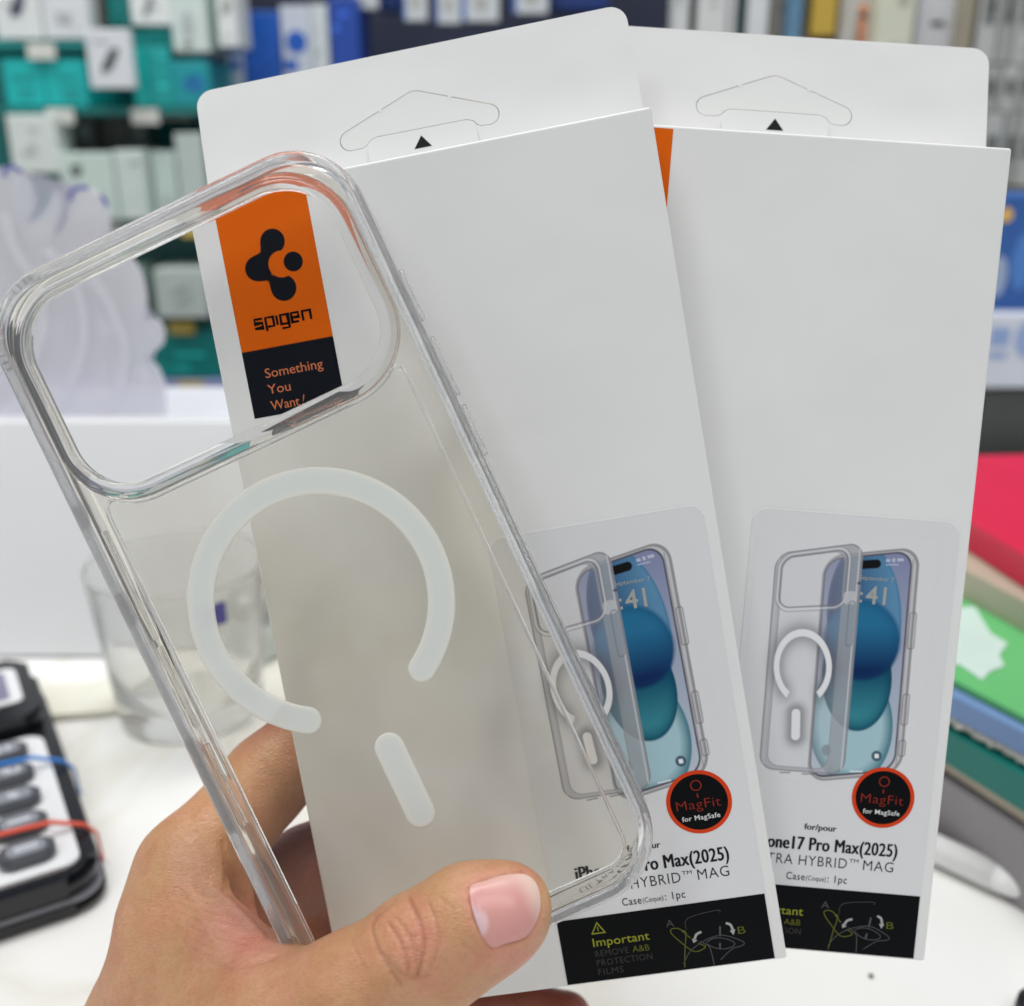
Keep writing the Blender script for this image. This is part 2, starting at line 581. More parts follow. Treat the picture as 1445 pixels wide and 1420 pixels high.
def product_art(x, y):
    u, v = art_uv(x, y)
    C = np.tile(np.array([0.72, 0.72, 0.74]), (len(u), 1))
    ell = lambda cx, cy, rx, ry: (np.hypot((u - cx) / rx, (v - cy) / ry) - 1) * min(rx, ry)
    # --- phone with wallpaper
    p = u + .087 * (v - 796)
    q = v + .09 * (u - 1165)
    body = sd_rr(p, q, 1161, 1297, 783, 1097, 28)
    C = lay(C, S(150, 148, 150), cover(body, 1.5))
    C = lay(C, S(196, 196, 202), cover(sd_rr(p, q, 1163, 1293, 786, 1094, 26), 1.5))
    C = lay(C, S(88, 84, 96), cover(sd_rr(p, q, 1163, 1287, 787, 1092, 24), 1.5))
    scr = cover(sd_rr(p, q, 1165.5, 1284.5, 789.5, 1089, 22), 1.5)
    Wp = np.tile(S(132, 138, 172), (len(u), 1))
    t = np.clip((v - 790) / 300, 0, 1)[:, None]
    Wp = Wp * (1 - t) + S(186, 198, 210) * t
    d = ell(1219, 868, 53, 102)
    g = np.clip((u - 1175) / 85, 0, 1)[:, None]
    Wp = lay(Wp, S(10, 55, 105) * (1 - g) + S(92, 140, 176) * g, cover(d, 2))
    Wp = lay(Wp, S(60, 100, 140), cover(np.abs(d + 2) - 1, 2) * 0.4)
    d = ell(1199, 1018, 60, 84)
    Wp = lay(Wp, S(166, 198, 208) * (1 - np.clip(1 + d / 16, 0, 1)[:, None]) + S(58, 116, 132) * np.clip(1 + d / 16, 0, 1)[:, None], cover(d, 2))
    d = ell(1208, 952, 50, 75)
    g = np.clip((v - 945) / 60, 0, 1)[:, None]
    e = np.clip(1 + d / 18, 0, 1)[:, None] ** 2
    Wp = lay(Wp, (S(6, 74, 104) * (1 - g) + S(54, 134, 148) * g) * (1 - e) + S(0, 72, 98) * e, cover(d, 2))
    d = ell(1216, 900, 54, 56)
    g = np.clip((v - 880) / 62, 0, 1)[:, None]
    e = np.clip(1 + d / 20, 0, 1)[:, None] ** 2
    Wp = lay(Wp, (S(36, 110, 152) * (1 - g) + S(3, 36, 86) * g) * (1 - e * .5) + S(8, 62, 106) * e * .5, cover(d, 6))
    C = lay(C, Wp, scr)
    C = lay(C, S(10, 12, 16), cover(sd_rr(u, v + .06 * (u - 1228), 1212, 1243, 789, 801, 6), 1.5))
    for (a, b, c_, dd) in ((1250, 1256, 788, 792), (1259, 1263, 787, 792), (1266, 1275, 787, 791), (1250, 1268, 795, 796.4)):
        C = lay(C, S(200, 205, 225), cover(sd_rr(u, v, a, b, c_, dd, 1), 1.5) * .8)
    C = lay(C, S(70, 96, 112), cover(ell(1236, 1062, 7.5, 7.5), 1.5))
    C = lay(C, S(235, 240, 245), cover(sd_rr(u, v, 1233, 1239, 1059, 1065, 1), 1.5))
    C = lay(C, S(120, 140, 156), cover(ell(1164, 1054, 7, 8), 1.5))
    C = lay(C, S(225, 235, 240), cover(sd_rr(u, v, 1197, 1216, 1083, 1085, 1), 1.5))
    # phone-case right rail with buttons
    for (y0, y1) in ((862, 912), (975, 1018), (1040, 1062)):
        xx = 1293 - .087 * ((y0 + y1) / 2 - 796)
        C = lay(C, S(120, 114, 118), cover(np.abs(sd_rr(p, v, 1290, 1299, y0, y1, 3)) - .8, 1.5) * .8)
    C = lay(C, S(112, 106, 110), cover(np.abs(p - 1288) - .6, 1.5) * cover(sd_rr(p, q, 1280, 1300, 800, 1085, 2), 3) * .7)
    # --- clear back case in front, on the left
    pc = u + .093 * (v - 780)
    qc = v + .12 * (u - 1100) * np.clip((900 - v) / 120, 0, 1) - .07 * (u - 1100) * np.clip((v - 950) / 120, 0, 1)
    out = sd_rr(pc, qc, 1094, 1218, 779, 1083, 21)
    inn = sd_rr(pc, qc, 1105, 1193, 787, 1077, 17)
    inside = cover(out, 1.5)
    wall = inside * (1 - cover(inn, 2))
    C = lay(C, C * .55 + S(196, 196, 202) * .45, inside * .55)
    wr = np.clip((pc - 1190) / 6, 0, 1)[:, None]
    C = lay(C, S(176, 176, 182) * (1 - wr) + S(158, 162, 168) * wr, wall * .74)
    C = lay(C, S(128, 126, 132), cover(np.abs(out + 1) - .9, 1.5) * .8)
    C = lay(C, S(138, 136, 142), cover(np.abs(inn) - .8, 1.5) * .65)
    C = lay(C, S(226, 226, 230), cover(np.abs(pc - 1213) - .8, 1.5) * inside * .7)
    C = lay(C, S(206, 206, 210), cover(np.abs(pc - 1099.5) - .8, 1.5) * inside * .6)
    cf = sd_rr(pc, qc, 1104, 1197, 786, 855, 16)
    C = lay(C, S(120, 120, 128), cover(np.abs(cf) - 1.1, 1.5) * .75)
    C = lay(C, S(222, 222, 226), cover(np.abs(cf - 3) - 1, 1.5) * .7 * inside)
    C = lay(C, S(140, 140, 146), cover(np.abs(cf - 5.5) - .8, 1.5) * .6 * inside)
    C = lay(C, S(196, 198, 202), cover(sd_rr(pc, v, 1195, 1214, 832, 850, 6), 2) * .8)
    C = lay(C, S(120, 122, 130), cover(np.abs(sd_rr(pc, v, 1204, 1213, 846, 908, 4)) - .8, 1.5) * .8)
    C = lay(C, S(60, 60, 64), cover(ell(1212, 821, 3, 2), 1.5) * .8)
    # lower edge slots
    for (a, b) in ((1096, 1112), (1128, 1150), (1150, 1176)):
        C = lay(C, S(96, 94, 98), cover(np.abs(v - (1086 + .06 * (a - 1100))) - .9, 1.5) * cover(np.abs(u - (a + b) / 2) - (b - a) / 2, 2) * .8)
    # magnet ring with its soft halo
    ang = np.degrees(np.arctan2(u - 1131, v - 937))
    rr = np.hypot((u - 1131) / 37.5, (v - 937) / 47.5)
    dr = np.abs(rr - 1) * 41
    gap = np.clip((np.abs(ang - 0) - 27) / 3, 0, 1)[:, None]
    halo = np.exp(-(dr / 14) ** 2)[:, None] * np.clip((np.abs(ang) - 10) / 30, 0, 1)[:, None]
    dbar = sd_rr(u + .03 * (v - 1018), v, 1114, 1126.5, 996, 1040, 6)
    halo = np.maximum(halo, np.exp(-(np.maximum(dbar, 0) / 10) ** 2)[:, None])
    C = lay(C, S(92, 92, 98), halo * .62)
    C = lay(C, S(232, 232, 236), cover(dr - 4.4, 1.5) * gap)
    C = lay(C, S(232, 232, 236), cover(dbar, 1.5))
    return C


def logo_art(x, y):
    org = np.array((0.74, 0.125, 0.003))
    blk = np.array((0.006, 0.008, 0.013))
    C = np.tile(org, (len(x), 1))
    C = lay(C, blk, cover(34.55 - y, .12))
    discs = ((17.4, 12.0, 2.75), (12.9, 17.15, 2.75), (17.9, 22.3, 2.85))
    d = None
    for i, (a, b, r) in enumerate(discs):
        di = np.hypot(x - a, y - b) - r
        if d is None: d = di
        else:
            k = 3.6
            h = np.clip(.5 + .5 * (d - di) / k, 0, 1)
            d = d * (1 - h) + di * h - k * h * (1 - h)
    cut = np.hypot(x - 18.4, y - 17.15) - 2.9
    d = np.maximum(d, -cut)
    dot = np.hypot(x - 21.1, y - 17.1) - 2.15
    C = lay(C, blk, cover(np.minimum(d, dot), .12))
    return C


BOX_MESH = {}


def build_box(mtx, label, group):
    t = empty('retail_box', mtx, label, 'box', group)
    # carton body behind the front panel
    bm = bmesh.new()
    box_bm(bm, *(v for v in (-BW / 2000 + .0004, BW / 2000 - .0004, -BH / 1000, 0.0, 0.0013, BT / 1000)), 0.0006, 2)
    link('body', bm_mesh('body', bm), M['card'], t)
    # front panel: a sheet a little proud, folded round at its edges
    bm = bmesh.new()
    vs = box_bm(bm, -BW / 2000, BW / 2000, -BH / 1000 - .0006, 0.0004, 0, 0.00125, 0.0006, 4)
    link('front_panel', bm_mesh('front_panel', bm), M['card'], t)
    # hanging tab: upward continuation of the back panel, with the die-cut hanger
    r = 4.0
    tab = [(.8, 0.2)] + [(x, y) for x, y in rrect(.8, BW - .2, -TAB, 20, r, 6) if y < -1] + [(BW - .2, 0.2)]
    tab = sorted(tab, key=lambda p: math.atan2(p[1] + 12, p[0] - 51))
    hole = hanger_outline()
    filled('hang_tab', [tab, hole], BT - .45, BT, M['card'], t, tf=LT)
    flap = shrink(hole, .16)
    # the punched flap still sits in its hole, held at nicks
    fo = filled('hanger_flap', [flap], BT - .38, BT - .05, M['inner_card'], t, tf=LT)
    for i, (a, b) in enumerate(((43.6, -15.9), (60.0, -15.85))):
        filled('nick', [[(a - .35, b - .35), (a + .35, b - .35), (a + .35, b + .35), (a - .35, b + .35)]], BT - .46, BT - .40, M['card'], fo, tf=LT)
    tongue = [p for p in rrect(39.5, 65.0, -9.4, 6, 2.6, 5) if p[1] < 0] + []
    tongue = [(65.0, -.2)] + [(39.5, -.2)] + tongue_top(39.5, 65.0, -9.4, 2.6)
    to = filled('tuck_tongue', [tongue], BT - 1.1, BT - .5, M['card'], t, tf=LT)
    filled('printed_arrow', [[(50.2, -5.1), (52.2, -8.0), (54.3, -5.1)]], BT - 1.16, BT - 1.11, M['ink'], to, tf=LT)
    # logo strip
    if 'logo' not in BOX_MESH:
        lo = art_grid('logo_strip', 5.8, 26.7, 0.15, 49.4, .125, -.06, logo_art, M['logo_art'], t, L)
        BOX_MESH['logo'] = lo.data
    else:
        lo = link('logo_strip', BOX_MESH['logo'], None, t)
    # word mark, squared letters
    if 'word' not in BOX_MESH:
        wm = []
        x0, cap, yb = 9.9, 2.0, 30.0
        lw = .52
        def seg(pts): wm.append(ribbon([(x0 + a, yb - b) for a, b in pts], lw))
        # s p i g e n
        seg([(1.9, 2.0), (0.1, 2.0), (0.1, 1.05), (1.8, 1.05), (1.8, 0.0), (-.1, 0.0)])
        seg([(2.6, -.9), (2.6, 2.0), (4.35, 2.0), (4.35, 0.0), (2.9, 0.0)])
        seg([(5.15, 0), (5.15, 2.1)])
        seg([(7.7, 0), (6.0, 0), (6.0, 2.0), (7.7, 2.0), (7.7, -.9), (6.0, -.9)])
        seg([(10.0, 0), (8.5, 0), (8.5, 2.0), (10.1, 2.0), (10.1, 1.0), (8.7, 1.0)])
        seg([(11.0, -.1), (11.0, 2.0), (12.8, 2.0), (12.8, -.1)])
        V, F = join_flat(wm, -.10, L)
        BOX_MESH['word'] = mesh('word_mark', V, F)
        sl = [text_mesh('Something', 10.1, 23.3, 41.0, 2.1, 0.002), text_mesh('You', 10.0, 15.2, 44.6, 2.1, .002), text_mesh('Want', 10.0, 16.6, 48.2, 2.1, .002),
              text_mesh('!', 17.1, 17.9, 48.2, 2.3, .0, shear=.4)]
        V, F = join_flat(sl, -.10, L)
        BOX_MESH['slogan'] = mesh('slogan', V, F)
        BOX_MESH['word'].materials.append(M['black_print'])
        BOX_MESH['slogan'].materials.append(M['orange_ink'])
    link('word_mark', BOX_MESH['word'], None, lo)
    link('slogan', BOX_MESH['slogan'], None, lo)
    # sticker on the lower right
    st = filled('label_sticker', [tongue_rect(52.5, 100.4, 84.6, 189.9, 3.2)], -.16, -.002, M['label'], t, tf=L)
    if 'art' not in BOX_MESH:
        ao = art_grid('printed_phone_picture', 54.0, 96.5, 88.5, 149.0, .15, -.19, product_art, M['art'], st, L)
        BOX_MESH['art'] = ao.data
    else:
        link('printed_phone_picture', BOX_MESH['art'], None, st)
    V, F = ribbon(tongue_top(52.55, 100.35, 84.65, 3.2)[1:-1], .22)  # white ribbon painting the highlight along the sticker's top edge
    link('sticker_edge_glint', mesh('sticker_edge_glint', [L((p[0], p[1], -.2)) for p in V], F), M['edge_glint'], st)
    filled('warning_band', [[(52.6, 174.4), (100.2, 174.4), (100.2, 189.8), (52.6, 189.8)]], -.22, -.165, M['black_print'], st, tf=L)
    if 'txt' not in BOX_MESH:
        def mk(key, parts, z, m):
            V, F = join_flat(parts, z, L)
            me = mesh(key, V, F)
            me.materials.append(m)
            BOX_MESH[key] = me
        x, y = uv_mm(1219, 849)
        u2 = lambda u, v: uv_mm(u, v)
        mk('printed_clock', [text_mesh('41', *(u2(1220, 849)[0], u2(1249, 849)[0]), u2(1222, 849)[1], 4.2, .012),
                             text_mesh(':', u2(1212, 846)[0], u2(1216, 846)[0], u2(1212, 847)[1], 3.6, .012),
                             text_mesh('September 7', u2(1212, 817)[0], u2(1262, 813)[0], u2(1218, 816)[1], 1.0, 0)], -.23, M['pale_ink'])
        mk('product_name', [text_mesh('iPhone17 Pro Max(2025)', 58.7, 93.6, 165.3, 3.15, .0, 1.05),
                            text_mesh('for/pour', 71.3, 78.9, 160.3, 1.45, .004)], -.21, M['ink'])
        mk('product_name_weight', [text_mesh('iPhone17 Pro Max(2025)', 59.05, 93.8, 165.28, 3.15, .0, 1.05), text_mesh('for/pour', 71.4, 79.0, 160.3, 1.45, .004)], -.222, M['ink'])
        mk('product_name_core', [text_mesh('iPhone17 Pro Max(2025)', 58.87, 93.72, 165.34, 3.15, 0, 1.05)], -.232, M['ink'])
        mk('product_type', [text_mesh('ULTRA HYBRID', 59.3, 82.2, 169.1, 2.5, -.006, 1.1), text_mesh('TM', 82.7, 84.9, 167.5, .9, .0), text_mesh('MAG', 86.1, 93.2, 169.1, 2.5, -.006, 1.1),
                            text_mesh('Case', 68.2, 72.6, 172.8, 1.8, .004, 1.1), text_mesh('(Coque)', 72.9, 77.6, 172.7, 1.2, .0, 1.05), text_mesh(': 1pc', 78.0, 82.6, 172.8, 1.8, .006, 1.1)], -.21, M['ink'])
        mk('round_badge_rim', [fan(circle(89.1, 151.1, 7.35, 64))], -.235, M['ring_red'])
        mk('round_badge', [fan(circle(89.1, 151.1, 6.45, 64))], -.26, M['black_print'])
        ring = ribbon(circle(89.0, 147.2, 1.15, 28), .24, True)
        mk('badge_lettering', [text_mesh('MagFit', 83.9, 93.9, 152.6, 2.25, -.012, 1.05), ring, ribbon([(89, 149.1), (89, 150.1)], .3)], -.29, M['red_ink'])
        mk('badge_subline', [text_mesh('for MagSafe', 84.7, 93.3, 155.2, 1.15, .006, 1.05)], -.29, M['white_ink'])
        mk('warning_title', [text_mesh('Important', 60.0, 73.0, 181.5, 2.0, .004, 1.03), ribbon([(60.2, 178.4), (61.7, 175.9), (63.2, 178.4)], .26, True), ribbon([(61.7, 176.8), (61.7, 177.9)], .2)], -.25, M['lime_ink'])
        mk('warning_text', [text_mesh('REMOVE', 60.1, 67.8, 184.0, 1.5, -.004, 1.1), text_mesh('PROTECTION', 60.1, 72.9, 186.2, 1.5, -.004, 1.1), text_mesh('FILMS', 60.1, 65.9, 188.4, 1.5, -.004, 1.1)], -.25, M['dim_grey_ink'])
        D = lambda pts, k=5: smooth_line([u2(1030 + a / 4.057, 1040 + b / 4.057) for a, b in pts], k)
        lines = [D([(545, 983), (524, 992), (528, 1018), (560, 1065), (610, 1128), (650, 1138), (690, 1122), (655, 1095)]),
                 D([(545, 985), (572, 992), (600, 1030), (575, 1110), (545, 1212)]), D([(585, 1008), (622, 1056)]), D([(600, 1008), (612, 1050)]),
                 D([(545, 1190), (600, 1130), (680, 1092), (760, 1076), (820, 1086), (903, 1138), (890, 1158), (830, 1166), (752, 1212)])]
        mk('diagram_green_lines', [ribbon(l, .2) for l in lines[:4]] + [text_mesh('B', *(93.0, 94.7), 183.0, 1.75, -.01), text_mesh('A&B', 68.7, 72.6, 184.0, 1.5, -.004)], -.25, M['dim_lime_ink'])
        lines2 = [D([(700, 1100), (745, 1086), (800, 1096), (852, 1130), (840, 1152), (790, 1156), (740, 1140), (702, 1108)]), D([(665, 1085), (705, 1118), (714, 1150), (710, 1232)])]
        mk('diagram_grey_lines', [ribbon(l, .17) for l in lines2 + lines[4:]] + [ribbon(D([(800, 1026), (785, 1082)]), .4), ribbon(D([(775, 1118), (766, 1150)]), .4), text_mesh('A', 77.2, 79.0, 179.2, 1.75, -.01),
           ribbon(D([(612, 1008), (635, 945), (810, 935), (818, 950)], 3), .1)], -.25, M['grey_ink'])
        arr = []
        for pts, tip, base in (([(690, 1036), (660, 1044), (642, 1068)], (630, 1088), ((628, 1062), (656, 1078))), ([(836, 1016), (858, 1030), (864, 1062)], (860, 1090), ((846, 1062), (878, 1062)))):
            l = D(pts)
            arr.append(ribbon(l, .55))
            tri = [u2(1030 + a / 4.057, 1040 + b / 4.057) for a, b in (tip, base[0], base[1])]
            arr.append((tri, [(0, 1, 2)]))
        mk('diagram_arrows', arr, -.26, M['pale_ink'])
        BOX_MESH['txt'] = ['printed_clock', 'product_name', 'product_name_weight', 'product_name_core', 'product_type', 'round_badge_rim', 'round_badge', 'badge_lettering', 'badge_subline', 'warning_title', 'warning_text', 'diagram_green_lines', 'diagram_grey_lines', 'diagram_arrows']
    for k in BOX_MESH['txt']:
        link(k, BOX_MESH[k], None, st)
    return t


def hanger_outline():
    """die-cut euro hanger: two round ends, a peaked top, a raised middle below"""
    arc = lambda cx, cy, r, a0, a1: [(cx + r * math.cos(math.radians(a0 + (a1 - a0) * i / 9)), cy + r * math.sin(math.radians(a0 + (a1 - a0) * i / 9))) for i in range(10)]
    pts = arc(35.7, -10.3, 2.5, 90, 247)
    pts += smooth_corner([(36, -13), (51.9, -19.4), (68, -13)], 1.6, 5)[6:12]
    pts += arc(68.2, -10.0, 2.5, -67, 90)
    pts += [(66.2, -7.6), (65.2, -8.1), (64.4, -9.2), (62.9, -9.75), (41.8, -9.85), (40.3, -9.3), (39.4, -8.3), (38.2, -7.85)]
    return pts


def fan(pts):
    return pts, [tuple(range(len(pts)))]


def tongue_top(x0, x1, y, r):
    pts = []
    for i in range(7):
        a = math.radians(180 + 90 * i / 6)
        pts.append((x0 + r + r * math.cos(a), y + r + r * math.sin(a)))
    for i in range(7):
        a = math.radians(270 + 90 * i / 6)
        pts.append((x1 - r + r * math.cos(a), y + r + r * math.sin(a)))
    return pts


def tongue_rect(x0, x1, y0, y1, r):
    return tongue_top(x0, x1, y0, r) + [(x1, y1), (x0, y1)]


def smooth_corner(pts, r=1.0, n=4):
    """round the corners of a closed polygon"""
    out = []
    m = len(pts)
    for i in range(m):
        p = Vector(pts[i]); a = Vector(pts[i - 1]) - p; b = Vector(pts[(i + 1) % m]) - p
        d = min(r, a.length * .45, b.length * .45)
        p0 = p + a.normalized() * d; p2 = p + b.normalized() * d
        for j in range(n + 1):
            t = j / n
            out.append(tuple(p0 * (1 - t) ** 2 + p * 2 * t * (1 - t) + p2 * t * t))
    return out


def shrink(pts, d):
    out = []
    m = len(pts)
    area_ = sum(pts[i][0] * pts[(i + 1) % m][1] - pts[(i + 1) % m][0] * pts[i][1] for i in range(m))
    s = 1 if area_ > 0 else -1
    for i in range(m):
        a = Vector(pts[i - 1]); b = Vector(pts[(i + 1) % m])
        t = (b - a).normalized()
        out.append((pts[i][0] - t.y * d * s, pts[i][1] + t.x * d * s))
    return out


boxes_group = 'white hanging boxes held side by side'
b1 = build_box(pose(POSE1, (0, BH / 2, 0)), 'white hanging box behind the clear phone case, logo strip mostly visible', boxes_group)
b2 = build_box(pose(POSE2, (0, BH / 2, 0)), 'white hanging box on the right, partly covered by the other white box', boxes_group)


# ------------------------------------------------------------------ the clear phone case
CW, CH = 82.0, 167.5
POSEC = [0.0492, 0.039, -0.4339, -38.4072, 17.4024, 216.8213]


def CL(x, y, z):
    return ((x - CW / 2) / 1000, (y - CH) / 1000, z / 1000)


def sweep(name, rings, m, parent, smooth=True, nc=16):
    """rings: list of (x0,x1,y0,y1,r,z) rounded rectangles; closed loop of rings = solid frame"""
    V, F = [], []
    n = None
    for (x0, x1, y0, y1, r, z) in rings:
        pts = rrect(x0, x1, y0, y1, r, nc)
        # straight sides get extra points so that all rings match
        n = len(pts)
        V += [CL(a, b, z) for a, b in pts]
    k = len(rings)
    for i in range(k):
        j = (i + 1) % k
        for a in range(n):
            b = (a + 1) % n
            F.append((i * n + a, i * n + b, j * n + b, j * n + a))
    me = mesh(name, V, F)
    bm = bmesh.new(); bm.from_mesh(me); bmesh.ops.recalc_face_normals(bm, faces=bm.faces); bm.to_mesh(me); bm.free()
    return link(name, me, m, parent, smooth)


def inset(d, z, x0=0, x1=CW, y0=0, y1=CH, r=15.0):
    return (x0 + d, x1 - d, y0 + d, y1 - d, max(r - d, .4), z)


def pill(name, x, y0, y1, z0, z1, out, m, parent):
    """raised button cover on a side wall: pill outline in (y,z) pushed outward along x"""
    w_ = (z1 - z0)
    pts = rrect(y0, y1, z0, z1, w_ * .48, 6)
    V, F = [], []
    n = len(pts)
    cyy, czz = (y0 + y1) / 2, (z0 + z1) / 2
    lev = [(0, 1.0), (out * .7, 1.0), (out, .9)]
    for (dx, s) in lev:
        for (a, b) in pts:
            ay = cyy + (a - cyy) * (1 - (1 - s) * w_ / (y1 - y0)); bz = czz + (b - czz) * s
            V.append(CL(x + dx, ay, bz))
    for l in range(len(lev) - 1):
        for i in range(n):
            j = (i + 1) % n
            F.append((l * n + i, l * n + j, (l + 1) * n + j, (l + 1) * n + i))
    F.append(tuple(range(n)))
    F.append(tuple(range((len(lev) - 1) * n, len(lev) * n))[::-1])
    me = mesh(name, V, F)
    bm = bmesh.new(); bm.from_mesh(me); bmesh.ops.recalc_face_normals(bm, faces=bm.faces); bm.to_mesh(me); bm.free()
    return link(name, me, m, parent, True)


def build_case():
    t = empty('phone_case', pose(POSEC, (0, CH / 2, 0)), 'clear plastic phone case with white magnet ring held by the thumb', 'phone case')
    T = M['clear_tpu']
    prof = [(3.0, 0.25), (2.2, 0.05), (1.3, 0.1), (.55, .5), (.12, 1.3), (0.0, 2.4), (0.0, 4.2), (.28, 4.45), (.28, 4.9), (0.0, 5.15), (0.0, 9.2), (.15, 10.6), (.6, 11.6), (1.3, 12.0), (1.9, 11.8),
            (2.25, 11.0), (2.3, 10.0), (1.75, 9.2), (1.6, 7.0), (1.6, 3.6), (1.8, 2.5), (2.3, 1.95), (3.0, 1.75)]
    sweep('bumper_frame', [inset(d, z) for d, z in prof], T, t)
    # raised lip round the camera opening
    cx0, cx1, cy0, cy1, cr = 6.9, 75.0, 6.9, 48.4, 11.5
    lp = [(0, 1.6), (-.05, .2), (-.1, -1.1), (.25, -1.7), (.9, -1.9), (1.5, -1.7), (1.9, -1.0), (2.1, -.2), (2.9, .15), (3.6, .45), (3.7, 1.0), (3.4, 1.7), (1.2, 1.9), (.5, 1.9)]
    sweep('camera_frame', [(cx0 - d, cx1 + d, cy0 - d, cy1 + d, cr + d, z) for d, z in lp], T, t)
    # back sheet (solid, with the camera opening) - laid inside the bumper
    hole = [(a, b) for a, b in rrect(cx0 - 1.5, cx1 + 1.5, cy0 - 1.5, cy1 + 1.5, cr + 1.5, 12)]
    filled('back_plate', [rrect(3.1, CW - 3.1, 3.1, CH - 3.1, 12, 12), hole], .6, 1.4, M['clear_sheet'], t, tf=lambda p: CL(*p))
    # shallow moulded ridge of the inner sheet
    rp = [(0, .5), (.05, .15), (.4, 0.0), (.75, .15), (.8, .5)]
    lipc = lambda a: (63.5 + 15.4 * math.cos(math.radians(a)), 36.9 + 15.4 * math.sin(math.radians(a)))
    right = [(74.9, 90), (74.9, 52.5), (74.5, 50.2), (73.2, 49.1), (72.0, 49.6)] + [lipc(a) for a in range(60, 91, 6)]
    path = right + [(82 - x, y) for x, y in right[::-1]]
    low = [(a, b) for a, b in rrect(7.1, 74.9, 80, 160.6, 5.0, 8) if b > 120]
    path = [path[0]] + path[1:] + [(7.1, 120)] + sorted([q for q in low if q[0] < 40], key=lambda q: (q[1] , q[0])) + sorted([q for q in low if q[0] > 40], key=lambda q: (-q[1], q[0])) + [(74.9, 120)]
    m_ = len(path)
    V, F = [], []
    for i, p in enumerate(path):
        a = Vector(path[i - 1]); b = Vector(path[(i + 1) % m_]); tt = (b - a).normalized(); nn = Vector((-tt.y, tt.x))
        for dd, z in rp:
            q = Vector(p) + nn * (dd - .4)
            V.append(CL(q.x, q.y, z + .05))
    kk = len(rp)
    for i in range(m_):
        j = (i + 1) % m_
        for q in range(kk):
            r_ = (q + 1) % kk
            F.append((i * kk + q, i * kk + r_, j * kk + r_, j * kk + q))
    me = mesh('plate_ridge', V, F)
    bm = bmesh.new(); bm.from_mesh(me); bmesh.ops.recalc_face_normals(bm, faces=bm.faces); bm.to_mesh(me); bm.free()
    link('plate_ridge', me, T, t, True)
    # magnet ring + bar, cloudy white, on the inner side
    ringm = film_mat('cloudy_white_ring', (0.86, 0.90, 0.89), 1.3, 0.25, 0.90, (0.88, 0.93, 0.915))
    cloud_attr(ringm)

    def soft_pad(name, outline, hw):
        """rounded flat body from nested outlines; rim warm and pale, middle bluer"""
        lev = [(1.0, .5), (1.0, .2), (.95, .07), (.86, .0), (.66, .0), (.42, .0), (.2, .0), (.0, .0)]
        V, F, C = [], [], []
        n_ = None
        for f, z in lev:
            o_ = outline(hw * f)
            n_ = len(o_)
            V += [CL(x, y, z) for x, y in o_]
            k = min(1, max(0, (f - .45) / .5)) ** 1.5
            C += [[.84 + .08 * k, .875 + .045 * k, .86 + .0 * k]] * n_
        for l in range(len(lev) - 1):
            for q in range(n_):
                r_ = (q + 1) % n_
                F.append((l * n_ + q, l * n_ + r_, (l + 1) * n_ + r_, (l + 1) * n_ + q))
        me = mesh(name, V, F)
        at = me.color_attributes.new("art", 'FLOAT_COLOR', 'POINT')
        at.data.foreach_set('color', np.c_[np.array(C), np.ones(len(C))].astype(np.float32).ravel())
        return link(name, me, ringm, t, True)

    rc, RR, hw = (39.2, 86.0), 24.75, 2.8
    a0 = math.radians(31.5)
    A = [math.pi / 2 + a0 + (2 * math.pi - 2 * a0) * i / 90 for i in range(91)]

    def ring_outline(h):
        o_ = [(rc[0] + (RR + h) * math.cos(a), rc[1] + (RR + h) * math.sin(a)) for a in A]
        c = (rc[0] + RR * math.cos(A[-1]), rc[1] + RR * math.sin(A[-1]))
        o_ += [(c[0] + h * math.cos(A[-1] + math.pi * k / 10), c[1] + h * math.sin(A[-1] + math.pi * k / 10)) for k in range(1, 10)]
        o_ += [(rc[0] + (RR - h) * math.cos(a), rc[1] + (RR - h) * math.sin(a)) for a in A[::-1]]
        c = (rc[0] + RR * math.cos(A[0]), rc[1] + RR * math.sin(A[0]))
        o_ += [(c[0] + h * math.cos(A[0] + math.pi + math.pi * k / 10), c[1] + h * math.sin(A[0] + math.pi + math.pi * k / 10)) for k in range(1, 10)]
        return o_
    soft_pad('magnet_ring', ring_outline, hw)

    def bar_outline(h):
        return [(39.1 + h * math.cos(math.pi * k / 14 + math.pi), 119.2 + h * math.sin(math.pi * k / 14 + math.pi)) for k in range(15)] + [(39.1 + h * math.cos(math.pi * k / 14), 134.2 + h * math.sin(math.pi * k / 14)) for k in range(15)]
    soft_pad('magnet_bar', bar_outline, 3.1)
    # button covers
    pill('button_cover', CW + .03, 31.0, 42.5, 4.2, 8.6, .8, T, t)
    pill('button_cover', CW + .03, 46.0, 59.5, 4.2, 8.6, .8, T, t)
    pill('button_cover', CW + .03, 61.5, 73.0, 4.2, 8.6, .8, T, t)
    pill('button_cover', -.03, 45.5, 51.0, 3.8, 8.8, -.7, T, t)
    pill('button_cover', -.03, 66.5, 74.0, 3.8, 8.8, -.7, T, t)
    pill('button_cover', -.03, 101.5, 124.5, 4.2, 8.4, -.7, T, t)
    # thin inner grip ribs on the left wall
    for (a, b) in ((54.0, 79.0), (80.5, 99.0), (103, 122)):
        bm = bmesh.new()
        box_bm(bm, (3.15 - CW / 2) / 1000, (4.4 - CW / 2) / 1000, (a - CH) / 1000, (b - CH) / 1000, .0019, .0034, .0003, 2)
        link('inner_rib', bm_mesh('inner_rib', bm), T, t, True)
    return t


case = build_case()


# ------------------------------------------------------------------ the hand (one continuous skin)
def P(px, py, d):
    return np.array([(px - CX) / FPX * d, (py - CY) / FPX * d, d])


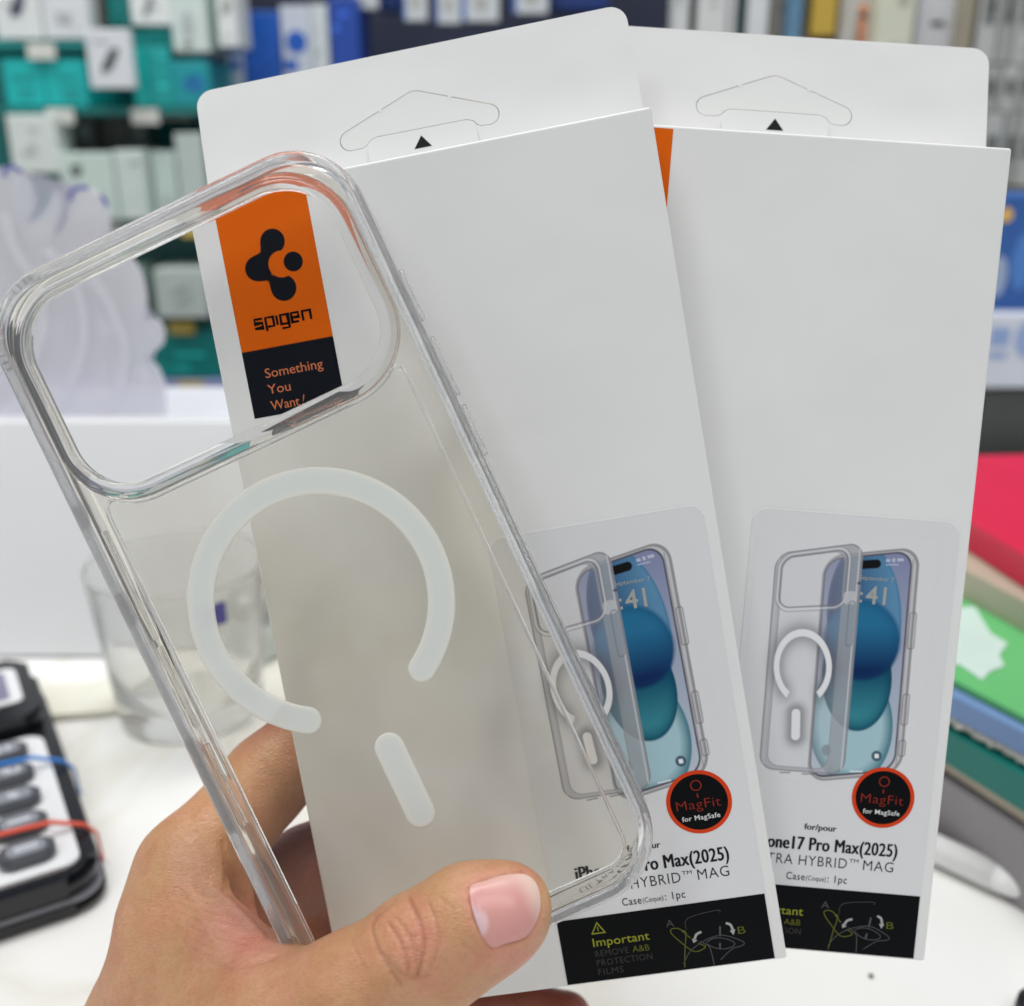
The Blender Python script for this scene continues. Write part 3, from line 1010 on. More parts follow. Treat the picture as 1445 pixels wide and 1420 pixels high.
def build_hand():
    caps = []   # (a, ra, b, rb, k)
    def chain(nodes, k):
        for i in range(len(nodes) - 1):
            a, b = nodes[i], nodes[i + 1]
            caps.append((P(*a[:3]), a[3], P(*b[:3]), b[3], k))
    # index finger and its metacarpal
    chain([(185, 1640, 252, 24), (246, 1400, 250, 16.2), (257, 1300, 250, 14.1), (271, 1230, 253, 12.7), (378, 1100, 267, 10.4), (455, 1022, 274, 10.0), (560, 1060, 278, 8.8), (650, 1105, 278, 8.0)], 4.5)
    # middle
    chain([(200, 1640, 268, 22), (280, 1335, 268, 13.5), (436, 1226, 278, 10.9), (540, 1172, 285, 9.6), (690, 1200, 292, 8.8), (780, 1230, 292, 8)], 3.0)
    # ring
    chain([(250, 1650, 280, 20), (320, 1420, 282, 13.5), (470, 1335, 290, 10), (580, 1290, 294, 9.4), (730, 1310, 296, 8.6), (810, 1330, 296, 8)], 3.0)
    # little
    chain([(290, 1680, 290, 18), (370, 1500, 290, 11.5), (520, 1440, 296, 8.6), (640, 1428, 298, 8.2), (750, 1432, 298, 7.6), (800, 1436, 296, 7)], 3.0)
    # palm filling
    chain([(330, 1420, 262, 14), (420, 1360, 272, 12)], 8)
    chain([(240, 1470, 255, 20), (340, 1480, 262, 18)], 8)
    # thumb: metacarpal, web, two phalanges and its pad
    chain([(222, 1640, 240, 23), (306, 1500, 226, 16), (390, 1450, 218, 13.5), (500, 1396, 212.5, 10.7), (592, 1341, 210.5, 10.5), (662, 1300, 210, 10.4), (712, 1284, 210.5, 9.4)], 4.0)
    chain([(600, 1372, 214, 10.2), (690, 1303, 212.5, 9.6)], 4.0)
    chain([(283, 1285, 244, 9.5), (318, 1340, 236, 9.5), (365, 1400, 226, 10.5)], 9)
    chain([(262, 1380, 243, 13), (330, 1440, 232, 13)], 9)
    # forearm going out of the picture
    chain([(150, 1660, 256, 27), (40, 2000, 240, 31), (-60, 2300, 228, 36)], 8)
    lo = np.array([-150., 42., 194.]); hi = np.array([26., 200., 312.])
    st = 1.0
    nx, ny, nz = [int((hi[i] - lo[i]) / st) + 1 for i in range(3)]
    gx = (lo[0] + st * np.arange(nx)).astype(np.float32)[:, None, None]
    gy = (lo[1] + st * np.arange(ny)).astype(np.float32)[None, :, None]
    gz = (lo[2] + st * np.arange(nz)).astype(np.float32)[None, None, :]

    def cap_d(x, y, z, c):
        a, ra, b, rb, k = c
        ab = b - a; L2 = float(ab @ ab)
        t = ((x - a[0]) * ab[0] + (y - a[1]) * ab[1] + (z - a[2]) * ab[2]) / L2
        t = np.clip(t, 0, 1)
        dx = x - a[0] - ab[0] * t; dy = y - a[1] - ab[1] * t; dz = z - a[2] - ab[2] * t
        return np.sqrt(dx * dx + dy * dy + dz * dz) - (ra + (rb - ra) * t)

    def field(x, y, z):
        d = None
        for c in caps:
            e = cap_d(x, y, z, c)
            if d is None: d = e
            else:
                k = c[4]
                h = np.clip(.5 + .5 * (d - e) / k, 0, 1)
                d = d * (1 - h) + e * h - k * h * (1 - h)
        for a, b in (((352, 1196, 246, 4.5), (374, 1270, 243, 7.5)), ((374, 1270, 243, 7.5), (412, 1335, 238, 8.5))):
            e = -cap_d(x, y, z, (P(*a[:3]), a[3], P(*b[:3]), b[3], 0))
            k = 2.2
            h = np.clip(.5 - .5 * (d - e) / k, 0, 1)
            d = d * (1 - h) + e * h + k * h * (1 - h)
        return d
    D = np.full((nx, ny, nz), 99.0, np.float32)
    D = field(gx, gy, gz).astype(np.float32)
    D = np.maximum(D, -199.)
    # close the volume at its borders
    D[0] = D[-1] = 5; D[:, 0] = 5; D[:, -1] = 5; D[:, :, 0] = 5; D[:, :, -1] = 5
    # surface nets
    s = D < 0
    cnt = np.zeros((nx - 1, ny - 1, nz - 1), np.int8)
    for i in (0, 1):
        for j in (0, 1):
            for k in (0, 1):
                cnt += s[i:nx - 1 + i, j:ny - 1 + j, k:nz - 1 + k]
    act = (cnt > 0) & (cnt < 8)
    idx = np.full(act.shape, -1, np.int64)
    ii = np.argwhere(act)
    idx[act] = np.arange(len(ii))
    acc = np.zeros((len(ii), 3)); num = np.zeros(len(ii))
    corners = [(i, j, k) for i in (0, 1) for j in (0, 1) for k in (0, 1)]
    for c0 in corners:
        for ax in range(3):
            if c0[ax] == 1: continue
            c1 = list(c0); c1[ax] = 1
            d0 = D[ii[:, 0] + c0[0], ii[:, 1] + c0[1], ii[:, 2] + c0[2]]
            d1 = D[ii[:, 0] + c1[0], ii[:, 1] + c1[1], ii[:, 2] + c1[2]]
            m = (d0 < 0) != (d1 < 0)
            t = np.where(m, d0 / (d0 - d1 + 1e-12), 0)
            p = np.tile(np.array(c0, float), (len(ii), 1)); p[:, ax] += t
            acc[m] += p[m]; num[m] += 1
    V = lo + st * (ii + acc / num[:, None])
    F = []
    for ax in range(3):
        a1, a2 = (ax + 1) % 3, (ax + 2) % 3
        sl0 = [slice(1, -1)] * 3; sl1 = [slice(1, -1)] * 3
        sl0[ax] = slice(0, -1); sl1[ax] = slice(1, None)
        ch = s[tuple(sl0)] != s[tuple(sl1)]
        e = np.argwhere(ch)
        base = e.copy(); base[:, a1] += 1; base[:, a2] += 1
        inside = s[tuple(base[:, i] for i in range(3))]
        def cell(o1, o2):
            q = base.copy(); q[:, a1] += o1; q[:, a2] += o2
            return idx[q[:, 0], q[:, 1], q[:, 2]]
        q = np.stack([cell(-1, -1), cell(0, -1), cell(0, 0), cell(-1, 0)], -1)
        q[~inside] = q[~inside][:, ::-1]
        F.append(q)
    F = np.concatenate(F)
    # smooth a little
    for _ in range(2):
        E = np.concatenate([F[:, [0, 1]], F[:, [1, 2]], F[:, [2, 3]], F[:, [3, 0]]])
        sm = np.zeros_like(V); nn = np.zeros(len(V))
        np.add.at(sm, E[:, 0], V[E[:, 1]]); np.add.at(nn, E[:, 0], 1)
        np.add.at(sm, E[:, 1], V[E[:, 0]]); np.add.at(nn, E[:, 1], 1)
        V = V * .5 + .5 * sm / nn[:, None]
    # one Catmull-Clark step for a finer skin
    me = bpy.data.meshes.new('tmp')
    me.vertices.add(len(V)); me.vertices.foreach_set('co', V.astype(np.float32).ravel())
    me.loops.add(F.size); me.loops.foreach_set('vertex_index', F.ravel().astype(np.int32))
    me.polygons.add(len(F)); me.polygons.foreach_set('loop_start', np.arange(0, F.size, 4, dtype=np.int32))
    me.update(calc_edges=True)
    tmp = bpy.data.objects.new('tmp', me)
    COL.objects.link(tmp)
    md = tmp.modifiers.new('s', 'SUBSURF'); md.levels = 1; md.render_levels = 1
    dg = bpy.context.evaluated_depsgraph_get()
    me2 = bpy.data.meshes.new_from_object(tmp.evaluated_get(dg))
    bpy.data.objects.remove(tmp); bpy.data.meshes.remove(me)
    n = len(me2.vertices)
    V = np.empty(n * 3); me2.vertices.foreach_get('co', V); V = V.reshape(-1, 3)
    N = np.empty(n * 3); me2.vertex_normals.foreach_get('vector', N); N = N.reshape(-1, 3)
    u = V[:, 0] / V[:, 2] * FPX + CX
    v = V[:, 1] / V[:, 2] * FPX + CY
    front = N[:, 2] < 0.15

    def pl_dist(poly):
        best = np.full(n, 1e9)
        for a, b in zip(poly[:-1], poly[1:]):
            a = np.array(a, float); b = np.array(b, float); ab = b - a
            t = np.clip(((u - a[0]) * ab[0] + (v - a[1]) * ab[1]) / (ab @ ab), 0, 1)
            best = np.minimum(best, np.hypot(u - a[0] - ab[0] * t, v - a[1] - ab[1] * t))
        return best
    disp = np.zeros(n); crease = np.zeros(n)
    thumb = front & (V[:, 2] < 232)
    K = lambda pts: smooth_line([(350 + a / 2.89, 1000 + b / 2.89) for a, b in pts], 4)
    cr = [(K([(518, 850), (505, 900), (530, 985), (575, 1060), (625, 1130)]), 1.6, .28), (K([(575, 880), (610, 930), (640, 1000), (655, 1070)]), 1.5, .28), (K([(655, 775), (690, 850), (715, 930), (712, 1010), (690, 1095)]), 1.8, .36),
          (K([(602, 850), (640, 900), (672, 960), (690, 1040)]), 1.3, .22), (K([(740, 800), (770, 880), (778, 960), (750, 1050)]), 1.3, .2), (K([(550, 1000), (600, 1060), (660, 1095), (740, 1090)]), 1.4, .22),
          (K([(600, 780), (560, 820), (520, 850)]), 1.4, .15), (K([(430, 960), (450, 1010), (480, 1060)]), 1.5, .12), (K([(640, 930), (700, 925)]), 1.2, .15), (K([(630, 980), (700, 985)]), 1.2, .14), (K([(780, 770), (830, 810), (850, 870)]), 1.4, .1),
          (K([(880, 960), (930, 1000), (990, 1010)]), 1.6, .12)]
    for poly, wpx, dep in cr:
        d = pl_dist(poly)
        g = np.exp(-(d / (wpx * 1.6)) ** 2) * thumb
        disp -= dep * g * 1.45
        crease = np.maximum(crease, g * dep / .36)
    # knuckle skin bulges between the creases
    # web wrinkles
    K2 = lambda pts: smooth_line([(a / 2.73, 900 + b / 2.73) for a, b in pts], 4)
    webm = front & (V[:, 2] < 262)
    rnd = random.Random(4)
    for i in range(15):
        yy = 1000 + i * 19
        x0 = 690 + rnd.uniform(-25, 30) + i * 3
        ln = rnd.uniform(120, 220)
        poly = K2([(x0, yy - 35), (x0 + ln * .5, yy + rnd.uniform(-6, 10)), (x0 + ln, yy + 32 + rnd.uniform(-8, 8))])
        d = pl_dist(poly)
        g = np.exp(-(d / 2.6) ** 2) * webm
        disp -= .14 * g
        crease = np.maximum(crease, g * .22)
    for poly, dp, wd in ((K2([(860, 790), (875, 900), (862, 975), (800, 985), (760, 960)]), .3, 5.0), (K2([(800, 1240), (870, 1270), (960, 1262), (1060, 1228)]), .4, 4.2),
                         (K2([(770, 1290), (840, 1268), (900, 1240)]), .2, 3.6), (K2([(845, 985), (930, 1060), (1010, 1150)]), -.5, 5.0),
                         (K2([(740, 1000), (790, 1100), (850, 1200)]), -.35, 8.0)):
        d = pl_dist(poly)
        g = np.exp(-(d / wd) ** 2) * webm
        disp -= dp * g
        if dp > 0: crease = np.maximum(crease, g * .3)
    # nail bed: sink skin round the nail
    nail = np.array([(663, 1254), (672, 1301), (692, 1336), (716, 1331), (742, 1322), (758, 1298), (763, 1273), (757, 1247), (740, 1234), (712, 1235), (685, 1243)], float)
    dn = pl_dist([tuple(p) for p in nail] + [tuple(nail[0])])
    g = np.exp(-((dn) / 3.0) ** 2) * thumb
    disp -= .30 * g
    crease = np.maximum(crease, g * .35)
    g = np.exp(-((dn - 9) / 6.0) ** 2) * thumb * (~_in_poly(u, v, nail))
    disp += .16 * g
    V = V + N * disp[:, None]
    # colour: warm tan with pinker web, finger ends, darker red inner palm
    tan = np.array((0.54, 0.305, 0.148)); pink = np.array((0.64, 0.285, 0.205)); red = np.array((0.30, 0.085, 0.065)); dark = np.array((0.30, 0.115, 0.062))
    pf = np.exp(-(((u - 345) / 60) ** 2 + ((v - 1310) / 55) ** 2)) * webm * .9
    pf = np.maximum(pf, np.exp(-((dn - 4) / 10.0) ** 2) * thumb * .55)
    pf = np.maximum(pf, np.exp(-(((u - 720) / 60) ** 2 + ((v - 1350) / 30) ** 2)) * thumb * .7)
    nz_ = (np.sin(V[:, 0] * .35 + 2 * np.sin(V[:, 1] * .21)) * np.sin(V[:, 1] * .31 + V[:, 2] * .27 + 1.3)) * .5 + .5
    n2_ = (np.sin(V[:, 0] * 1.1 + 2.2 * np.sin(V[:, 1] * .8)) * np.sin(V[:, 1] * .95 + V[:, 2] * .9 + 1.3 * np.sin(V[:, 0] * .6))) * .5 + .5
    pf = np.maximum(pf, np.exp(-(((u - 585) / 42) ** 2 + ((v - 1330) / 48) ** 2)) * thumb * .5)
    pf = np.clip(pf + .30 * nz_ + .22 * n2_ ** 2, 0, 1)
    far_shade = np.clip((V[:, 2] - 258) / 12, 0, 1) * .85 * np.clip((u - 320) / 40, 0, 1)  # reddens far fingers and puts their shade behind the boxes into the colour
    yel = np.exp(-(((u - 778) / 16) ** 2 + ((v - 1260) / 40) ** 2)) * thumb
    C = tan * (1 - pf[:, None]) + pink * pf[:, None]
    C = C * (1 - far_shade[:, None]) + red * far_shade[:, None]
    C = C * (1 - yel[:, None] * .6) + np.array((0.72, 0.47, 0.20)) * yel[:, None] * .6
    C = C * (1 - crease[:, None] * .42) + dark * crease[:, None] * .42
    at = me2.color_attributes.new("art", 'FLOAT_COLOR', 'POINT')
    at.data.foreach_set('color', np.c_[C, np.ones(n)].astype(np.float32).ravel())
    # to world, origin at the wrist
    H = np.c_[V, np.ones(n)] @ LN.T
    org = (np.append(P(190, 1600, 256), 1) @ LN.T)[:3]
    me2.vertices.foreach_set('co', (H[:, :3] - org).astype(np.float32).ravel())
    me2.update()
    skin = attr_mat('skin', rough=0.40, spec=0.45)
    nt = skin.node_tree; b = nt.nodes["Principled BSDF"]
    b.inputs["Subsurface Weight"].default_value = 0.14
    b.inputs["Subsurface Radius"].default_value = (1.0, .35, .2)
    b.inputs["Subsurface Scale"].default_value = 0.0035
    tc = nt.nodes.new("ShaderNodeTexCoord")
    # blotches and fine pores in the skin's own colour
    for sc_, lo_, hi_c, c_ in ((160, .40, .72, (.86, .66, .60, 1)), (900, .45, .70, (.88, .80, .74, 1)), (60, .45, .75, (1.10, 1.08, 1.0, 1))):
        n_ = nt.nodes.new("ShaderNodeTexNoise"); n_.inputs["Scale"].default_value = sc_; n_.inputs["Detail"].default_value = 4
        r_ = nt.nodes.new("ShaderNodeMapRange"); r_.inputs[1].default_value = lo_; r_.inputs[2].default_value = hi_c; r_.inputs[4].default_value = .55
        m_ = nt.nodes.new("ShaderNodeMix"); m_.data_type = 'RGBA'; m_.blend_type = 'MULTIPLY'; m_.inputs[7].default_value = c_
        nt.links.new(tc.outputs['Object'], n_.inputs['Vector']); nt.links.new(n_.outputs['Fac'], r_.inputs[0]); nt.links.new(r_.outputs[0], m_.inputs[0])
        nt.links.new(b.inputs['Base Color'].links[0].from_socket, m_.inputs[6]); nt.links.new(m_.outputs[2], b.inputs['Base Color'])
    vo = nt.nodes.new("ShaderNodeTexVoronoi"); vo.inputs["Scale"].default_value = 1150; vo.feature = 'DISTANCE_TO_EDGE'
    no = nt.nodes.new("ShaderNodeTexNoise"); no.inputs["Scale"].default_value = 420; no.inputs["Detail"].default_value = 4
    mp = nt.nodes.new("ShaderNodeMapping"); mp.inputs["Scale"].default_value = (.55, 1.7, 1); mp.inputs["Rotation"].default_value = (0.3, .5, .7)
    ad = nt.nodes.new("ShaderNodeMath"); ad.operation = 'ADD'
    nt.links.new(tc.outputs['Object'], mp.inputs[0]); nt.links.new(mp.outputs[0], vo.inputs['Vector']); nt.links.new(mp.outputs[0], no.inputs['Vector'])
    nt.links.new(vo.outputs['Distance'], ad.inputs[0]); nt.links.new(no.outputs['Fac'], ad.inputs[1])
    bp = nt.nodes.new("ShaderNodeBump"); bp.inputs["Strength"].default_value = .7; bp.inputs["Distance"].default_value = .0003
    nt.links.new(ad.outputs[0], bp.inputs['Height']); nt.links.new(bp.outputs[0], b.inputs['Normal'])
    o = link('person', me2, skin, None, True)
    o.location = org
    tag(o, 'left hand gripping the phone case and both boxes, thumb in front', 'person')
    # ---- thumbnail: a curved plate laid over the finger end
    cen = np.array([713., 1285.])
    rings = 9
    ang = np.arctan2(nail[:, 1] - cen[1], nail[:, 0] - cen[0])
    sm = np.array(smooth_line([tuple(p) for p in nail], 5, True))
    uv = [cen]
    for r in range(1, rings + 1):
        uv += list(cen + (sm - cen) * r / rings)
    uv = np.array(uv)
    # march from the viewer's side of the finger to the skin
    d = np.full(len(uv), 190.0)
    for _ in range(60):
        q = np.stack([(uv[:, 0] - CX) / FPX * d, (uv[:, 1] - CY) / FPX * d, d], -1)
        f = field(q[:, 0], q[:, 1], q[:, 2])
        d = d + np.clip(f, -2, 4) * .8
    q = np.stack([(uv[:, 0] - CX) / FPX * d, (uv[:, 1] - CY) / FPX * d, d], -1)
    e = .3
    G = np.stack([field(q[:, 0] + (e if i == 0 else 0), q[:, 1] + (e if i == 1 else 0), q[:, 2] + (e if i == 2 else 0)) - f for i in range(3)], -1)
    G /= np.linalg.norm(G, axis=1)[:, None]
    m_ = len(sm)
    rad = np.r_[0, np.repeat(np.arange(1, rings + 1) / rings, m_)]
    lift = .42 - .55 * np.clip((rad - .8) / .2, 0, 1) ** 2
    q = q + G * lift[:, None]
    a_, b_ = (uv[:, 0] - 713) / 50, (uv[:, 1] - 1285) / 50
    Q = np.stack([np.ones_like(a_), a_, b_, a_ * a_, a_ * b_, b_ * b_, a_ ** 3, b_ ** 3], -1)
    inr = rad < .95
    cf_, *_r = np.linalg.lstsq(Q[inr], q[inr, 2], rcond=None)
    dq = Q @ cf_ + .35 * np.clip((rad - .9) / .1, 0, 1) - .05
    q = np.stack([(uv[:, 0] - CX) / FPX * dq, (uv[:, 1] - CY) / FPX * dq, dq], -1)
    Fn = [(0, 1 + i, 1 + (i + 1) % m_) for i in range(m_)]
    for r in range(rings - 1):
        for i in range(m_):
            j = (i + 1) % m_
            Fn.append((1 + r * m_ + i, 1 + (r + 1) * m_ + i, 1 + (r + 1) * m_ + j, 1 + r * m_ + j))
    Hn = (np.c_[q, np.ones(len(q))] @ LN.T)[:, :3] - org
    mn = mesh('thumbnail', Hn, Fn)
    # nail colours: rosy bed, pale moon at the root, pale free edge, reflection painted along the upper side
    uu, vv = uv[:, 0], uv[:, 1]
    ax = np.array([.90, -.43])
    sA = (uu - 713) * ax[0] + (vv - 1285) * ax[1]
    bed = np.array((0.66, 0.315, 0.29)); moon = np.array((0.74, 0.50, 0.52)); tipc = np.array((0.80, 0.58, 0.50))
    mo = np.clip((24 - np.hypot(uu - 668, vv - 1303)) / 5, 0, 1)[:, None]
    ti = np.clip((sA - 27) / 22, 0, 1)[:, None]
    sheen_ = np.clip((1262 - vv) / 26, 0, 1)[:, None] * .5
    Cn = bed * (1 - ti) + tipc * ti
    Cn = Cn * (1 - sheen_) + tipc * sheen_
    Cn = Cn * (1 - mo) + moon * mo
    at = mn.color_attributes.new("art", 'FLOAT_COLOR', 'POINT')
    at.data.foreach_set('color', np.c_[Cn, np.ones(len(Cn))].astype(np.float32).ravel())
    nm = attr_mat('nail', rough=0.3, spec=0.45)
    nm.node_tree.nodes["Principled BSDF"].inputs["Subsurface Weight"].default_value = .1
    nm.node_tree.nodes["Principled BSDF"].inputs["Subsurface Scale"].default_value = .002
    bm = bmesh.new(); bm.from_mesh(mn); bmesh.ops.recalc_face_normals(bm, faces=bm.faces); bm.to_mesh(mn); bm.free()
    link('thumbnail', mn, nm, o, True)
    return o


def _in_poly(u, v, poly):
    ins = np.zeros(len(u), bool)
    m = len(poly)
    for i in range(m):
        x1, y1 = poly[i]; x2, y2 = poly[(i + 1) % m]
        c = ((y1 > v) != (y2 > v)) & (u < (x2 - x1) * (v - y1) / (y2 - y1 + 1e-12) + x1)
        ins ^= c
    return ins


hand = build_hand()


# ------------------------------------------------------------------ things on the table, left
def build_calculator():
    zt = 0.0165
    br = on_z(143, 1222, zt); tr = on_z(46, 938, zt)
    yv = (tr - br); Ln = yv.length; yv.normalize()
    xv = Vector((yv.y, -yv.x, 0))
    mtx = Matrix(((xv.x, yv.x, 0, br.x), (xv.y, yv.y, 0, br.y), (0, 0, 1, 0), (0, 0, 0, 1)))
    t = empty('calculator', mtx, 'black desk calculator with silver keypad plate and rubber bands round it', 'calculator')
    W_ = .145
    black = mat('glossy_black_plastic', (0.008, 0.009, 0.012), .22)
    grey = mat('grey_plastic_seam', (0.20, 0.20, 0.23), .3)
    silver = noise_mat('silver_keypad_plate', (0.74, 0.75, 0.76), (0.70, 0.71, 0.72), 30, rough=.3)
    key = mat('dark_grey_key', (0.075, 0.08, 0.092), .3)
    keytop = mat('grey_key_top', (0.24, 0.25, 0.28), .35)
    legend = mat('pale_key_legend', (0.72, 0.74, 0.80), .4)
    lcd = mat('violet_grey_screen', (0.22, 0.21, 0.30), .15)
    body = [p for p in rrect(-W_, 0, 0, Ln, .012, 6)]
    prism('lower_shell', [(a * 1, b) for a, b in rrect(-W_ - .001, .002, -.002, Ln, .013, 6)], 0.0015, .0052, black, t, .002)
    prism('seam_band', rrect(-W_, .0012, -.001, Ln, .012, 6), .0053, .0070, grey, t)
    prism('upper_shell', rrect(-W_, .0, 0, Ln, .012, 6), .0071, zt - .001, black, t, .003)
    y1 = Ln * .60
    prism('keypad_plate', rrect(-W_ + .005, -.0055, .006, y1, .006, 5), zt - .001, zt + .0005, silver, t, .0004)
    # keys in columns, measured along the case's long side
    nrow = 5
    pitch = (y1 - .012) / nrow
    for c in range(4):
        for r in range(nrow):
            if c == 1 and r == 1: continue
            x1 = -.0125 - c * .026; x0 = x1 - .0195
            yy0 = .0115 + r * pitch; yy1 = yy0 + pitch * .66
            if c == 1 and r == 0: yy1 = yy0 + pitch * 1.66
            k = prism('key', rrect(x0, x1, yy0, yy1, min(.0045, (yy1 - yy0) * .45), 5), zt + .0006, zt + .0042, key, t, .001)
            k2 = prism('key_top', rrect(x0 + .003, x1 - .003, yy0 + .0022, yy1 - .0022, min(.003, (yy1 - yy0) * .25), 4), zt + .0043, zt + .0048, keytop, k, .0002)
            cxk = (x0 + x1) / 2; cyk = (yy0 + yy1) / 2
            if c == 0 and r == 0:
                box('key_legend', cxk - .004, cxk + .004, cyk - .0012, cyk - .0004, zt + .0049, zt + .005, legend, k)
                box('key_legend', cxk - .004, cxk + .004, cyk + .0006, cyk + .0014, zt + .0049, zt + .005, legend, k)
            elif c == 0 and r == 1:
                box('key_legend', cxk - .004, cxk + .004, cyk - .0006, cyk + .0006, zt + .0049, zt + .005, legend, k)
            else:
                body_ = {2: '%', 3: 'MU', 4: 'GT'}[r] if c == 0 else str((c * 3 + r) % 10)
                V, F = text_mesh(body_, cxk - (.0022 if len(body_) < 2 else .0045), cxk + (.0022 if len(body_) < 2 else .0045), 0, .0046, .012)
                me = mesh('key_legend', [(a, cyk - .0023 - b, zt + .005) for a, b in V], F)
                link('key_legend', me, legend, k)
    # display housing
    prism('display_housing', rrect(-W_ + .002, -.003, y1 + .006, Ln - .003, .008, 5), zt - .0009, zt + .007, black, t, .002)
    prism('display_bezel', rrect(-W_ + .012, -.009, y1 + .020, Ln - .014, .004, 5), zt + .0071, zt + .0079, silver, t, .0003)
    prism('screen', rrect(-W_ + .017, -.014, y1 + .024, Ln - .018, .002, 4), zt + .0080, zt + .0083, lcd, t)
    # rubber bands: closed loops round the case
    for (nm, pa, pb, col, lab) in (('rubber_band', (5, 1077), (52, 1067), (0.02, 0.20, 0.62), 'blue rubber band stretched round the calculator near its screen'),
                                   ('rubber_band', (5, 1176), (103, 1152), (0.75, 0.10, 0.055), 'red rubber band stretched round the calculator over its keys')):
        a = mtx.inverted() @ on_z(pb[0], pb[1], zt + .006)
        b2_ = mtx.inverted() @ on_z(pa[0], pa[1], zt + .006)
        sl = (b2_.y - a.y) / (b2_.x - a.x)
        m = mat('rubber', col, .45)
        ya = a.y - sl * (a.x)
        path = [(.0028, ya, .001), (.0022, ya, .0125), (-.0012, ya + sl * -.001, zt + .0006), (-.012, ya + sl * -.012, zt + .0052), (-W_ + .003, ya + sl * (-W_ + .003), zt + .0056), (-W_ - .003, ya - sl * W_, .017), (-W_ - .003, ya - sl * W_, .001)]
        V, F = [], []
        n = len(path)
        for i, p in enumerate(path):
            for dy in (-.0009, .0009):
                V.append((p[0], p[1] + dy, p[2]))
            ctr = Vector((-W_ / 2, p[1], .014)); q = ctr + (Vector(p) - ctr) * 1.0
            off = {0: (.001, 0, -.0008), 1: (.001, 0, .0), 2: (.0007, 0, .0007), 3: (.0002, 0, .001), 4: (-.0004, 0, .001), 5: (-.001, 0, 0), 6: (-.001, 0, -.0008)}[i]
            for dy in (-.0009, .0009):
                V.append((p[0] + off[0], p[1] + dy, p[2] + off[2]))
        for i in range(n):
            j = (i + 1) % n
            a0, b0 = i * 4, j * 4
            F += [(a0, a0 + 1, b0 + 1, b0), (a0 + 2, b0 + 2, b0 + 3, a0 + 3), (a0, b0, b0 + 2, a0 + 2), (a0 + 1, a0 + 3, b0 + 3, b0 + 1)]
        me = mesh('rubber_band', V, F)
        me.transform(mtx)
        o = link('rubber_band', me, m)
        tag(o, lab, 'rubber band')


build_calculator()


def lathe(name, prof, n, m, parent, squash=None):
    V, F = [], []
    k = len(prof)
    for i in range(n):
        a = 2 * math.pi * i / n
        for (r, z) in prof:
            rr = r
            if squash: rr = r + squash(a, z, r)
            V.append((rr * math.cos(a), rr * math.sin(a), z))
    for i in range(n):
        j = (i + 1) % n
        for q in range(k - 1):
            F.append((i * k + q, j * k + q, j * k + q + 1, i * k + q + 1))
    me = mesh(name, V, F)
    bm = bmesh.new(); bm.from_mesh(me)
    bmesh.ops.remove_doubles(bm, verts=bm.verts, dist=1e-6)
    bmesh.ops.recalc_face_normals(bm, faces=bm.faces)
    bm.to_mesh(me); bm.free()
    return link(name, me, m, parent, True)


